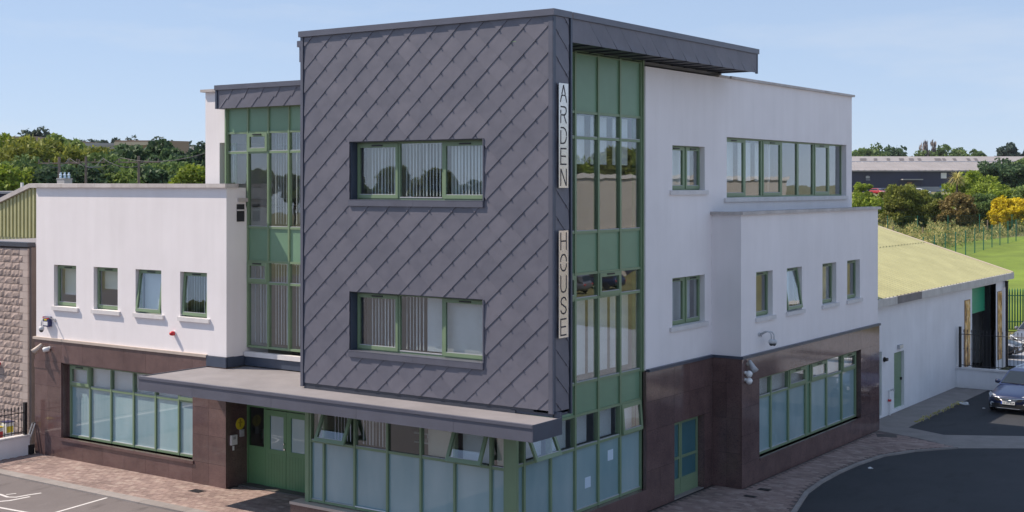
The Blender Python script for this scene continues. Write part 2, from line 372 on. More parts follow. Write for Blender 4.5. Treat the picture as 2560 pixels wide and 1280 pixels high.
# ------------------------------------------------------------------ pavement with its pavers and kerb stones
KX = [(-1.4, 2.9), (2, 3.6), (5, 3.3), (6.5, 2.85), (8.1, 2.37), (10.5, 1.75), (12, 1.58), (13.5, 1.52), (15, 1.56), (16.7, 1.75), (18, 2.3), (19.4, 3.3)]
def kx(y):
    for (a, b), (c, e) in zip(KX, KX[1:]):
        if a <= y <= c: return b+(e-b)*(y-a)/(c-a)
    return -9
ST = 21.0
def paved(x, y):
    if -20.9 <= x <= 2.9 and -.72 <= y <= 1.30 and not (x > -7.98 and y > -.22 and x < -.85): return x < kx(max(y, -1.4))-.14
    if -12.0 <= x <= -7.5 and 1.3 < y < 2.12: return True
    if y > 1.0 and y < 20.3:
        lo = -.85 if y < 9.70 else .08
        hi = kx(y)-.14 if y < 19.4 else 3.3-(y-19.4)*2.2
        return lo < x < hi
    return False
poly = [(-20.9, -1.12), (2.8, -1.12)]+[(b-.05, a) for a, b in KX[1:]]+[(1.6, 20.35), (-.3, 21.0), (-.86, 21.0), (-.86, .2), (-7.4, .2), (-7.4, 2.14), (-12.1, 2.14), (-12.1, 1.3), (-20.9, 1.3)]
mb = MB(); mb.poly([(x, y, -.10) for x, y in poly], (0, 0, .085))
pav = tag(mb.build('pavement', 'mortar'), kind='structure')
PW, PL = .142, .222
cand = []
j = 0
for j in range(-6, 156):
    y = -.01+j*PW
    for i in range(-100, 20):
        x = i*PL+(j % 2)*PL/2
        if paved(x, y) and paved(x+PL*.45, y) and paved(x-PL*.45, y): cand.append((x, y))
def vis_px(x, y):
    d = Vector((x-CX, y-CY, -CZ)); z_ = d.dot(FW); return 1280+FPX*d.dot(RT)/z_, HY+FPX*CZ/z_, z_
vis = [(vis_px(x, y), x, y) for x, y in cand]
inview = sorted([(p[2], x, y) for p, x, y in vis if 0 < p[0] < 2560 and p[1] < 1275 and not (775 < p[0] < 1600) and x < -7.6])
own = set((x, y) for _, x, y in inview[:300])
pm = MB().box(-PL/2+.004, PL/2-.004, -PW/2+.004, PW/2-.004, -.03, 0).mesh('paver', 'paver')
rest = MB()
for x, y in cand:
    dz = random.uniform(-.002, .003)
    if (x, y) in own: obj('paver', pm, pav, (x, y, dz))
    else: rest.box(x-PL/2+.004, x+PL/2-.004, y-PW/2+.004, y+PW/2-.004, -.03, dz)
rest.build('paver_field', 'paver', pav, kind='stuff')
# kerb stones: straight run on the front, curved run on the side
x = -20.9
while x < 2.6:
    obj('kerb_stone', MB().box(x+.004, x+.896, -1.17, -.78, -.1, .003).mesh('kerb_stone', 'kerb'), pav); x += .9
pts = []
for (a, b), (c, e) in zip(KX, KX[1:]):
    n_ = max(1, int(round(math.hypot(c-a, e-b)/.8)))
    pts += [(b+(e-b)*k/n_, a+(c-a)*k/n_) for k in range(n_)]
pts.append((KX[-1][1], KX[-1][0]))
for (x0, y0), (x1, y1) in zip(pts, pts[1:]):
    obj('kerb_stone', MB().poly([(x0, y0+.004, -.1), (x1, y1-.004, -.1), (x1-.13, y1-.004, -.1), (x0-.13, y0+.004, -.1)], (0, 0, .106)).mesh('kerb_stone', 'kerb'), pav)
# concrete apron beside the shed
mb = MB(); cp = [(-.75, 21.03), (-.2, 21.03), (1.6, 20.42), (3.31, 19.45), (5.08, 20.66), (12.5, 24.8), (12, 27.2), (4.54, 22.86), (2.2, 21.5), (.69, 22.2), (.62, 32.75), (-.75, 32.75)]
mb.poly([(x, y, -.1) for x, y in cp], (0, 0, .068)); tag(mb.build('concrete_apron', 'concrete'), kind='structure')
# drain covers
def cover(x, y, sx, sy, m, lab, rz=0):
    e = empty('drain_cover', (x, y, .003), lab, 'drain cover', rz=rz)
    MB().box(-sx, sx, -sy, sy, -.02, .004).build('cover_frame', 'iron_black', e)
    for k in range(5):
        q = -sy+.03+(2*sy-.06)*k/4; MB().box(-sx+.02, sx-.02, q-.012, q+.012, .004, .008).build('bar', m, e)
cover(-12.5, .66, .22, .15, 'iron_black', 'small dark drain cover in the sunlit paving near the brown pier')
cover(.66, 20.05, .34, .28, 'brown_gap', 'brown manhole cover in the shaded paving by the far corner', .4)
cover(.60, 10.05, .18, .12, 'iron_black', 'black gully grate in shaded paving close to the bay corner')
cover(.62, 9.05, .18, .10, 'iron_black', 'small gully grate in shaded paving near the green side door')
# painted bay lines and wheelchair symbol on the asphalt
def ribbon(mb, pts, w, z):
    pts = [Vector((*p, z)) for p in pts]; L = []
    for i, p in enumerate(pts):
        d = (pts[min(i+1, len(pts)-1)]-pts[max(i-1, 0)]).normalized(); n = Vector((-d.y, d.x, 0))*w/2; L += [p-n, p+n]
    mb.add(L, [(2*i, 2*i+2, 2*i+3, 2*i+1) for i in range(len(pts)-1)])
mb = MB(); ribbon(mb, [(-14.09, -1.2), (-13.80, -3.3), (-13.78, -5.8)], .09, -.043); tag(mb.build('bay_line', 'line_paint'), kind='structure')
mb = MB(); ribbon(mb, [(-17.9, -3.78), (-15.5, -3.60), (-13.9, -3.46)], .10, -.040); tag(mb.build('bay_line', 'line_paint'), kind='structure')
mb = MB(); ribbon(mb, [(-17.5, -2.72), (-16.89, -2.67), (-16.42, -2.74), (-16.22, -2.62), (-16.17, -2.25), (-16.08, -1.9)], .095, -.043)
ribbon(mb, [(-16.6, -2.35), (-16.70, -2.60)], .07, -.039)
ribbon(mb, [(-17.2, -3.55), (-16.6, -3.46), (-16.2, -3.27), (-16.02, -2.95), (-15.96, -2.35)], .095, -.0435)
tag(mb.build('wheelchair_symbol', 'line_paint'), kind='structure')

# ================================================================== the office building
B = empty('office_building', (0, 0, 0), 'three storey office with grey diamond tiled tower, white walls, brown granite base and green frames', 'building')
X0T, ZT0, ZT1 = -7.786, 3.57, 12.50
YW, YG = 1.352, 1.312            # wing render face, wing granite face
XR, XRG, XB, XBG = -.92, -.875, .018, .062
YC, XC = 2.147, -1.017           # recessed curtain wall, side curtain wall

# ---- tower wall behind the tiles
TW = [(-6.105, -1.95, 8.296, 9.745), (-6.105, -1.95, 4.507, 5.979)]
mb = MB(); wall(mb, FS(.012), X0T, 0, ZT0-.08, ZT1, TW, .62); mb.build('tower_wall', 'flash_dark', B)

def clip(poly, fn):               # keep the part of a convex polygon where fn >= 0
    out = []
    for i in range(len(poly)):
        a, b = poly[i], poly[(i+1) % len(poly)]; fa, fb_ = fn(a), fn(b)
        if fa >= 0: out.append(a)
        if fa*fb_ < 0:
            k = fa/(fa-fb_); out.append((a[0]+(b[0]-a[0])*k, a[1]+(b[1]-a[1])*k))
    return out
def rect_clip(p, u0, u1, v0, v1):
    for f in (lambda q: q[0]-u0, lambda q: u1-q[0], lambda q: q[1]-v0, lambda q: v1-q[1]):
        if len(p) < 3: return []
        p = clip(p, f)
    return p if len(p) >= 3 else []
def area(p): return abs(sum(p[i][0]*p[(i+1) % len(p)][1]-p[(i+1) % len(p)][0]*p[i][1] for i in range(len(p))))/2
def shingle(F, tu, tv, w_, h_, box, holes, name, mirror=False):
    """one overlapping diamond tile whose lower tip is at (tu, tv)"""
    s = -1 if mirror else 1
    dia = [(tu, tv-.012), (tu+s*w_/2, tv+h_-.012), (tu+s*(w_/2-.02), tv+h_+.01), (tu, tv+2*h_), (tu-s*(w_/2), tv+h_)]
    jit = random.uniform(-.0012, .0018)
    def off(q):
        k = (q[1]-tv)/(2*h_); return .031-.026*k+jit
    mb = MB(); tot = 0
    pieces = [rect_clip(dia, *box)]
    for H in holes:
        nxt = []
        for p in pieces:
            if not p: continue
            if not rect_clip(p, *H): nxt.append(p); continue
            nxt += [rect_clip(p, -99, H[0], -99, 99), rect_clip(p, H[1], 99, -99, 99), rect_clip(p, H[0], H[1], H[3], 99), rect_clip(p, H[0], H[1], -99, H[2])]
        pieces = nxt
    pieces = [p for p in pieces if p and area(p) > .002]
    if len(pieces) > 1 and not all(any(abs(a[0]-b[0])+abs(a[1]-b[1]) < 1e-6 for a in p for q in pieces if q is not p for b in q) for p in pieces): pieces = [max(pieces, key=area)]
    for p in pieces:
        if True:
            n = len(p); tot += area(p)
            mb.add([F(q[0], q[1], off(q)) for q in p]+[F(q[0], q[1], off(q)-.0125) for q in p], [tuple(range(n)), tuple(range(n, 2*n))[::-1]]+[(i, (i+1) % n, (i+1) % n+n, i+n) for i in range(n)])
    # the folded hook at the tip
    if box[0]+.03 < tu < box[1]-.03 and box[2]+.03 < tv < box[3]-.03 and not any(H[0]-.03 < tu < H[1]+.03 and H[2]-.04 < tv < H[3]+.04 for H in holes):
        t3 = [(tu-s*.026, tv+.012), (tu, tv-.036), (tu+s*.032, tv+.016)]
        mb.add([F(q[0], q[1], .038) for q in t3]+[F(q[0], q[1], .006) for q in t3], [(0, 1, 2), (5, 4, 3), (0, 3, 4, 1), (1, 4, 5, 2), (2, 5, 3, 0)])
    if tot > .004: TILES.append((tot, name, mb))
PWD, PH = .6825, .3015
TILES = []
F0 = FS(0)
HOL = [(-6.125, -1.93, 8.15, 9.765), (-6.125, -1.93, 4.36, 5.999)]
for r in range(-1, 33):
    zt = 12.27-r*PH; offs = 0 if r % 2 == 0 else PWD/2
    for k in range(-2, 14):
        shingle(F0, -6.97+offs+k*PWD, zt, PWD, PH, (X0T+.11, -.115, ZT0, ZT1), HOL, 'diamond_tile')
TILES.sort(key=lambda t_: -t_[0])
for t_ in TILES[:292]: t_[2].build(t_[1], 'zinc_tile', B)
mb = MB()
for t_ in TILES[292:]: mb.add(t_[2].v, t_[2].f)
if mb.v: mb.build('tile_offcuts', 'zinc_tile', B, kind='stuff')
TILES = []
# tower trims
mb = MB(); mb.fb(F0, X0T-.06, .06, ZT1, 12.647, -.7, .075); mb.build('parapet_cap', 'canopy_metal', B)
mb = MB(); mb.fb(F0, X0T-.012, X0T+.075, ZT0-.1, ZT1, -.6, .042); mb.build('corner_trim', 'canopy_metal', B)
mb = MB(); mb.fb(F0, X0T+.075, X0T+.11, ZT0, ZT1, -.02, .005); mb.build('trim_recess', 'navy_flash', B)
mb = MB(); mb.fb(F0, -.115, 0, ZT0-.06, ZT1, -.05, .034); mb.build('corner_trim', 'canopy_metal', B)
mb = MB(); mb.fb(F0, X0T+.14, .0, 3.43, ZT0-.005, -.6, -.03); mb.build('base_flashing', 'navy_flash', B)
for k, (u0, u1, v0, v1) in enumerate(TW):
    um = -4.03
    for a, b in ((u0-.02, um-.002), (um+.002, u1+.02)):
        MB().fb(F0, a, b, v0-.145, v0-.004, -.02, .065).build('metal_sill', 'canopy_metal', B)
        MB().fb(F0, a, b, v0-.004, v0+.012, -.26, .068).build('sill_top', 'canopy_metal', B)
    mb = MB(); mb.fb(F0, u1, u1+.03, v0-.14, v1+.02, -.03, .045); mb.build('jamb_trim', 'canopy_metal', B)

# ---- generic glazing pieces
def hinged(name, m, parent, F, u0, u1, v0, v1, w, ang, build):
    """build(mb) draws in world space; the object turns outwards about its top edge"""
    piv = Vector(F(u0, v1, w)); mb = MB(piv); build(mb)
    o = mb.build(name, m, parent); o.location = piv
    south = abs(F(0, 0, 1)[1]-F(0, 0, 0)[1]) > .5
    if south: o.rotation_euler.x = -ang
    else: o.rotation_euler.y = -ang
    return o
def sash(F, parent, u0, u1, v0, v1, w, ang=0, gm='glass', vent=True, t=.075, th_=.07, interior=True):
    """opening light: frame ring + pane (+ black trickle vent), all hung from the top edge"""
    hinged('sash', 'frame_green', parent, F, u0, u1, v0, v1, w, ang, lambda mb: mb.ring(F, u0, u1, v0, v1, w-.045, w+.02, t, t*1.15, t*1.25))
    hinged('pane', gm, parent, F, u0, u1, v0, v1, w, ang, lambda mb: mb.fb(F, u0+t-.004, u1-t+.004, v0+t, v1-t, w-.018, w-.012))
    hinged('glazing_bead', 'gal_grey', parent, F, u0, u1, v0, v1, w, ang, lambda mb: mb.fb(F, u0+t, u1-t, v0+t*1.15, v0+t*1.15+.016, w-.012, w+.012))
    if vent:
        um = (u0+u1)/2; hinged('trickle_vent', 'black', parent, F, u0, u1, v0, v1, w, ang, lambda mb: mb.fb(F, um-.17, um+.17, v1-.062, v1-.028, w+.021, w+.045))
def blind(F, parent, u0, u1, v0, v1, w, pitch=.105, sw=.07, m='blind'):
    mb = MB(); n = max(1, int((u1-u0)/pitch))
    for k in range(n):
        c = u0+pitch*(k+.5); a = F(c-sw/2, v0, w-.012-.02*random.random()); b = F(c+sw/2, v0, w+.012+.02*random.random())
        mb.add([a, b, (b[0], b[1], v1), (a[0], a[1], v1)], [(0, 1, 2, 3)])
        mb.add([(a[0]+.001, a[1]+.001, v0), (b[0]+.001, b[1]+.001, v0), (b[0]+.001, b[1]+.001, v1), (a[0]+.001, a[1]+.001, v1)], [(3, 2, 1, 0)])
    mb.fb(F, u0, u1, v1-.001, v1+.04, w-.03, w+.03)
    mb.build('vertical_blind', m, parent)
def roller(F, parent, u0, u1, v0, v1, w, m='blind_cream'):
    MB().fb(F, u0, u1, v0, v1, w-.006, w).build('roller_blind', m, parent)

# ---- tower windows: sash, fixed, sash
for k, (u0, u1, v0, v1) in enumerate(TW):
    F = FS(.25); a, b = u0+(u1-u0)*.333, u0+(u1-u0)*.667
    mb = MB(); mb.ring(F, u0, u1, v0+.01, v1, -.06, .0, .05); mb.fb(F, a-.035, a+.035, v0+.06, v1-.05, -.06, .01); mb.fb(F, b-.035, b+.035, v0+.06, v1-.05, -.06, .01)
    W = mb.build('window', 'frame_green', B)
    sash(F, W, u0+.04, a-.02, v0+.05, v1-.04, .012); sash(F, W, b+.02, u1-.04, v0+.05, v1-.04, .012)
    MB().fb(F, a+.035, b-.035, v0+.08, v1-.05, -.03, -.024).build('pane', 'glass', W)
    MB().fb(F, a+.035, b-.035, v0+.06, v0+.085, -.02, .012).build('glazing_bead', 'gal_grey', W)
    blind(F, W, u0+.32, a-.05, v0+.1, v1-.1, -.16); blind(F, W, a+.06, a+(.75 if k else 1.28), v0+.1, v1-.06, -.16)
    if not k: blind(F, W, b+.1, u1-.1, v0+.1, v1-.08, -.16, .1, .096)
    else: roller(F, W, b-.62, u1-.1, v0+.1, v1-.06, -.16, 'blind')
    mb = MB(); mb.fb(F, u0+.001, u0+.012, v0, v1, 0, .235); mb.build('reveal_lining', 'navy_flash', W)

# ---- side of the tower (narrow tiled return), fin, roof overhang
FE0 = FE(0)
for r in range(-1, 33):
    zt = 12.27-r*PH; offs = 0 if r % 2 == 0 else PWD/2
    for k in range(-1, 3): shingle(FE0, .17+offs+k*PWD, zt-.15, PWD, PH, (.06, .615, ZT0-.02, ZT1), [], 'return_tile', True)
for t_ in TILES: t_[2].build(t_[1], 'zinc_tile', B)
MB().fb(FE0, .012, .66, ZT0-.06, ZT1, -.55, .0).build('return_wall', 'navy_flash', B)
MB().fb(FE0, -.03, .06, ZT0-.06, ZT1-.002, -.02, .028).build('corner_trim', 'navy_flash', B)
MB().fb(FE0, .615, .662, ZT0-.1, ZT1, -.03, .006).build('trim_recess', 'black', B)
MB().fb(FE0, .662, .732, ZT0-.14, ZT1, -.06, .045).build('edge_fin', 'navy_flash', B)
MB().box(-7.8, .06, .75, 10.9, ZT1+.001, 12.645).build('roof_cap', 'canopy_metal', B)
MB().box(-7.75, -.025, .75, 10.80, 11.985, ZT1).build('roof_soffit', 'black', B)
yy = .74; k = 0
while yy < 10.85:
    y1 = min(yy+.722, 10.85)
    s_ = -.55       # leaning joints: lower edge sits further along than the upper one
    pt = [(y1, ZT1), (min(y1+.30, 10.85)-.0, 12.22), (min(y1+.32, 10.85), 12.21), (min(y1+.60, 10.85), 11.96), (yy+.60+.030, 11.96), (yy+.32+.030, 12.21), (yy+.30+.030, 12.22), (yy+.030, ZT1)] if k else [(yy, ZT1), (y1, ZT1), (y1+.30, 12.22), (y1+.32, 12.21), (y1+.60, 11.96), (yy, 11.96)]
    mb = MB(); n = len(pt); wo = .0
    off = [.022 if q[0] > (yy+y1)/2 else .010 for q in pt]
    mb.add([FE0(q[0], q[1], o_) for q, o_ in zip(pt, off)]+[FE0(q[0], q[1], -.022) for q in pt], [tuple(range(n)), tuple(range(n, 2*n))[::-1]]+[(i, (i+1) % n, (i+1) % n+n, i+n) for i in range(n)])
    if y1-yy > .05 and yy+.60 < 10.86: mb.build('fascia_tile', 'zinc_tile', B)
    yy = y1+.0; k += 1
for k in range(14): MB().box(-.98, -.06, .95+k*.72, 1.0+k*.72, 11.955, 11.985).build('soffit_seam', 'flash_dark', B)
MB().fb(FE0, 10.80, 10.87, 11.93, ZT1, -.03, .03).build('corner_trim', 'navy_flash', B)
# parapet and roof edge behind, left of the tower
MB().box(-9.42, -7.86, 1.5, 2.2, 12.47, 12.64).build('roof_cap', 'canopy_metal', B)
MB().box(-9.38, -7.9, 1.55, 2.1, 12.06, 12.47).build('roof_fascia', 'canopy_metal', B)
MB().box(-7.75, -1.1, .62, 10.7, 11.9, 12.4).build('tower_roof', 'roof_felt', B)
MB().box(-7.78, -7.6, .64, 10.7, 3.6, 12.0).build('tower_flank', 'render_white', B)
MB().box(-7.7, -1.1, 10.6, 10.78, 11.2, 12.45).build('tower_flank', 'render_white', B)

# ---- left wing
LW = [(-19.99, -18.86, 4.81, 6.13), (-18.0, -16.84, 4.81, 6.13), (-16.01, -14.84, 4.81, 6.13), (-14.01, -12.86, 4.81, 6.13)]
GW = (-19.56, -13.43, .64, 3.03)
mb = MB(); wall(mb, FS(YW), -20.909, -12.05, 3.75, 8.6, LW, .3); mb.build('wing_wall', 'render_white', B)
mb = MB(); wall(mb, FS(YW+.05), -20.88, -12.06, 0, 3.75, [GW], .28); mb.build('wing_backing', 'brown_gap', B)
MB().box(-12.32, -12.05, YW+.3, 2.1, 3.45, 8.6).build('wing_return', 'render_white', B)
MB().box(-12.32, -12.05, 2.1, 3.0, 3.45, 8.02).build('wing_return', 'render_white', B)
MB().box(-20.909, -20.6, YW+.3, 14, 0, 8.6).build('wing_flank', 'render_white', B)
MB().box(-20.6, -12.32, YW+.3, 13.9, 8.05, 8.25).build('wing_roof', 'roof_felt', B)
MB().box(-20.9, -1.2, 20.7, 20.92, 0, 8.0).build('rear_wall', 'render_white', B)
MB().box(-20.9, -12.1, 13.9, 14.1, 0, 8.5).build('rear_wall', 'render_white', B)
u = -21.02
for k in range(11):
    L = [.86, .62, .80, .80, .79, .81, .80, .81, .8, .8, .85][k]; u1 = min(u+L*1.04, -11.99)
    MB().fb(FS(YW), u+.003, u1-.003, 8.6, 8.715, -.36, .10).build('coping_stone', 'coping', B); u = u1
MB().box(-12.36, -11.985, YW+.365, 1.76, 8.6, 8.71).build('coping_stone', 'coping', B)
MB().box(-12.36, -11.99, 1.77, 2.13, 8.19, 8.30).build('coping_stone', 'coping', B)
MB().box(-12.046, -12.03, 1.74, 2.03, 7.62, 8.12).build('niche_shade', 'dark_gap', B)  # thin dark slab on the wall, painting the shade inside a niche
MB().box(-12.045, -12.0, 1.74, 2.06, 7.93, 7.97).build('overflow_lip', 'sill_stone', B)
MB().fb(FS(YW), -21.0, -12.83, 3.695, 3.775, -.02, .075).build('ledge_strip', 'beige_strip', B)
MB().fb(FS(YW), -12.83, -12.02, 3.455, 3.74, -.02, .06).build('flashing', 'navy_flash', B)
MB().box(-12.06, -12.02, YW, 2.1, 3.455, 3.74).build('flashing', 'navy_flash', B)
MB().box(-12.0, -7.8, 2.03, 2.12, 3.455, 3.72).build('flashing', 'navy_flash', B)
MB().box(-12.0, -7.8, 1.98, 2.14, 3.725, 3.86).build('membrane_ledge', 'sill_stone', B)
for i, (u0, u1, v0, v1) in enumerate(LW):
    F = FS(YW+.16)
    W = MB().ring(F, u0, u1, v0, v1, -.06, 0, .045).build('window', 'frame_green', B)
    ang = R((0, 0, 7.5, 4.5)[i])
    sash(F, W, u0+.03, u1-.03, v0+.04, v1-.03, .012, ang)
    if i == 3: blind(F, W, u0+.1, u1-.1, v0+.1, v1-.1, -.16)
    elif i == 2: roller(F, W, u0+.08, u1-.08, v0+.1, v1-.1, -.14, 'blind')
    else: roller(F, W, u0+.08, u1-.08, v0+(.62 if i else .35), v1-.1, -.2, 'blind')  # blinds added to mimic the bluish sky reflection in these two panes
    MB().fb(FS(YW), u0-.055, u1+.14, v0-.125, v0-.005, -.16, .07).build('stone_sill', 'sill_stone', W)
# granite of the wing: slabs with open joints
def slabs(F, us, vs2, ops, th_=.04, w0=0., name='granite_slab', gap=.0025, m='granite'):
    for i in range(len(us)-1):
        for j in range(len(vs2)-1):
            a, b, c, d = us[i], us[i+1], vs2[j], vs2[j+1]
            if any(o[0]-.001 <= (a+b)/2 <= o[1]+.001 and o[2]-.001 <= (c+d)/2 <= o[3]+.001 for o in ops): continue
            q = random.uniform(0, .0015)
            MB().fb(F, a+gap, b-gap, c+gap, d-gap, w0-th_, w0+q).build(name, m, B)
FG = FS(YG)
slabs(FG, [-20.93, -20.25, -19.56, -18.5, -17.5, -16.5, -15.5, -14.45, -13.43, -12.74, -12.03], [0, .64, 1.44, 2.24, 3.03, 3.69], [GW])
MB().fb(FG, -20.95, -19.55, 2.78, 3.03, 0, .018).build('granite_band', 'granite', B)
MB().fb(FG, GW[0]-.02, GW[1]+.06, .555, .64, -.30, .045).build('granite_sill', 'granite', B)
for a, b, c, d, e, f in ((GW[0]-.01, GW[0]+.03, .645, 3.03, -.26, -.04), (GW[1]-.03, GW[1]+.01, .645, 3.03, -.26, -.04), (GW[0], GW[1], 3.0, 3.04, -.26, -.04)):
    MB().fb(FG, a, b, c, d, e, f).build('granite_reveal', 'granite', B)
# return of the wing at the entrance (faces +X)
FR = FE(-12.03)
for (a, b) in ((YG+.0, 1.73), (1.73, 2.13)):
    for (c, d) in ((0, 1.1), (1.1, 2.2), (2.2, 3.05)): MB().fb(FR, a+.0025, b-.0025, c+.0025, d-.0025, -.03, 0).build('granite_slab', 'granite', B)

def curtain(F, us, vs2, cell, w=0., mw=.06, dep=.11, first=None, name='curtain_wall', skip=lambda i, j: False, base=None):
    """grid of mullions, transoms and infill; cell(i, j) -> 'glass' | 'panel' | 'frost' | ('sash', angle, glass)"""
    c = MB().fb(F, us[0]-mw/2, us[-1]+mw/2, vs2[-1], vs2[-1]+.05, w-dep, w).build(name, 'frame_green', B)
    nu, nv = len(us)-1, len(vs2)-1
    ok = lambda i, j: 0 <= i < nu and 0 <= j < nv and not skip(i, j)
    for i in range(nu+1):
        j = 0
        while j < nv:
            if ok(i-1, j) or ok(i, j):
                k = j
                while k < nv and (ok(i-1, k) or ok(i, k)): k += 1
                MB().fb(F, us[i]-mw/2, us[i]+mw/2, vs2[j]-.03, vs2[k]+.02, w-dep, w+.012).build('mullion', 'frame_green', c); j = k
            else: j += 1
    for j in range(nv+1):
        for i in range(nu):
            if ok(i, j-1) or ok(i, j):
                MB().fb(F, us[i]+mw/2, us[i+1]-mw/2, vs2[j]-.032, vs2[j]+.032, w-dep, w).build('transom', 'frame_green', c)
    for i in range(nu):
        for j in range(nv):
            if not ok(i, j): continue
            a, b, c0, d = us[i]+mw/2, us[i+1]-mw/2, vs2[j]+.032, vs2[j+1]-.032
            k = cell(i, j)
            if isinstance(k, tuple): sash(F, c, a-.01, b+.01, c0-.01, d+.01, w+.014, k[1], k[2], vent=k[1] == 0, t=.085)
            elif k == 'panel': MB().fb(F, a-.005, b+.005, c0-.005, d+.005, w-.06, w-.035).build('panel', 'panel_green', c)
            else:
                MB().fb(F, a-.005, b+.005, c0-.005, d+.005, w-.055, w-.045).build('pane', {'glass': 'glass', 'frost': 'frosted', 'dark': 'glass_dark'}[k], c)
                if k == 'glass' and j > 0 or k == 'frost': MB().fb(F, a, b, c0, c0+.018, w-.044, w-.012).build('glazing_bead', 'gal_grey', c)
    return c
# wing ground floor glazing
FWG = FS(YG+.24)
us = [GW[0]+.16, -18.44, -17.41, -16.35, -15.34, -14.3, GW[1]-.05]
c = curtain(FWG, us, [.69, 2.29, 2.96], lambda i, j: 'frost' if j == 0 else (('sash', 0, 'glass') if i in (0, 5) else 'glass'))
MB().fb(FWG, GW[0], GW[0]+.16, .645, 3.0, -.1, 0).build('side_infill', 'granite', c)
roller(FWG, c, us[0], us[-1], 2.3, 2.95, -.16, 'blind')
# ---- recessed curtain wall between wing and tower
FRC = FS(YC)
vs2 = [4.0, 5.85, 6.47, 7.45, 9.62, 10.2, 10.93]
def rc(i, j):
    if j in (2, 5): return 'panel'
    if j == 4 and i == 1 or j == 1 and i == 1: return ('sash', 0, 'glass')
    return 'glass'
c = curtain(FRC, [-12.87, -12.02, -11.19, -10.37, -9.55, -8.73, -7.9], vs2, rc, skip=lambda i, j: i == 0 and j < 3)
for i, a in enumerate([-12.87, -12.02, -11.19, -10.37, -9.55]):
    if i > 1: blind(FRC, c, a+.06+.1*(i == 1), a+.79, 7.55, 10.15, -.2)
    if i > 0: blind(FRC, c, a+.06, a+.79, 4.1, 6.4, -.2, .11, .075, 'blind')
MB().fb(FRC, -12.93, -12.87, 8.0, 10.95, -.12, .05).build('jamb', 'frame_green', c)
# white upper block left of it, slot window, tiled fascia
MB().box(-13.94, -13.33, YC+.12, 8, 8.0, 11.45).build('upper_wall', 'render_white', B)
MB().box(-13.33, -12.93, YC+.12, 8, 9.93, 11.45).build('upper_wall', 'render_white', B)
MB().box(-13.33, -12.93, YC+.40, YC+.46, 8.0, 9.93).build('slot_window', 'frame_green', B)
MB().box(-13.20, -12.98, YC+.385, YC+.40, 8.1, 9.85).build('slot_pane', 'glass_dark', B)
MB().box(-14.06, -13.10, YC+.02, 8.1, 11.45, 11.53).build('coping_stone', 'coping', B)
MB().box(-13.12, -7.8, 1.86, 2.3, 11.46, 11.60).build('fascia_cap', 'canopy_metal', B)
MB().box(-13.06, -7.8, 1.95, 2.24, 10.93, 11.46).build('fascia_core', 'navy_flash', B)
MB().fb(FS(1.9), -13.10, -13.03, 10.91, 11.46, -.3, .02).build('corner_trim', 'navy_flash', B)
uu = -13.03; k = 0
while uu < -7.9:
    u1 = uu+.645; pt = [(max(uu, -13.02), 11.46), (u1, 11.46), (u1-.21, 11.17), (u1-.26, 11.20), (u1-.54, 10.915), (max(uu-.54, -13.02), 10.915), (max(uu-.26, -13.02), 11.20), (max(uu-.21, -13.02), 11.17)]
    n = len(pt); off = [.028 if q[0] > uu+.05 else .016 for q in pt]; F = FS(1.93); mb = MB()
    mb.add([F(q[0], q[1], o_) for q, o_ in zip(pt, off)]+[F(q[0], q[1], -.02) for q in pt], [tuple(range(n)), tuple(range(n, 2*n))[::-1]]+[(i, (i+1) % n, (i+1) % n+n, i+n) for i in range(n)])
    mb.build('fascia_tile', 'zinc_tile', B); uu = u1; k += 1
MB().box(-13.9, -1.2, 2.3, 20.8, 11.2, 11.4).build('main_roof', 'roof_felt', B)
MB().box(-13.94, -13.7, 8, 20.9, 8.0, 11.45).build('west_flank', 'render_white', B)
MB().box(-13.9, -1.1, 20.7, 20.925, 8.0, 11.8).build('rear_wall', 'render_white', B)

# ---- entrance: sidelight and double doors
FD = FS(YC)
E_ = MB().fb(FD, -12.06, -7.5, 2.25, 3.07, -.1, 0).build('entrance_screen', 'door_green', B)
for a, b in ((-12.06, -11.98), (-11.34, -11.28), (-9.62, -9.54), (-7.62, -7.5)): MB().fb(FD, a, b, 0, 2.25, -.1, .02).build('post', 'door_green', E_)
MB().fb(FD, -11.98, -11.34, .02, 1.13, -.06, -.01).build('kick_panel', 'door_green', E_)
MB().fb(FD, -11.98, -11.34, 1.13, 2.25, -.05, -.035).build('pane', 'glass_dark', E_)
MB().fb(FD, -9.54, -7.62, .02, 2.25, -.05, -.02).build('kick_panel', 'door_green', E_)
for a, b, ga, gb in ((-11.28, -10.455, -11.10, -10.56), (-10.445, -9.62, -10.27, -9.74)):
    D = MB(); wall(D, FS(YC-.015), a, b, .02, 2.23, [(ga, gb, 1.11, 2.07)], .05); D = D.build('door', 'door_green', B)
    MB().fb(FD, ga, gb, 1.11, 2.07, -.02, -.012).build('pane', 'frosted', D)
    roller(FD, D, ga, gb, 1.12, 2.06, -.05, 'blind')
    for k in range(7): MB().fb(FD, a+.03+(b-a-.06)*k/7+.003, a+.03+(b-a-.06)*(k+1)/7-.003, .06, .98, .0145, .0195).build('board', 'door_green', D)
MB().fb(FD, -10.52, -10.49, 1.30, 1.34, .015, .07).build('door_handle', 'chrome', D)
MB().fb(FD, -10.53, -10.48, 1.14, 1.19, .015, .05).build('door_lock', 'chrome', D)

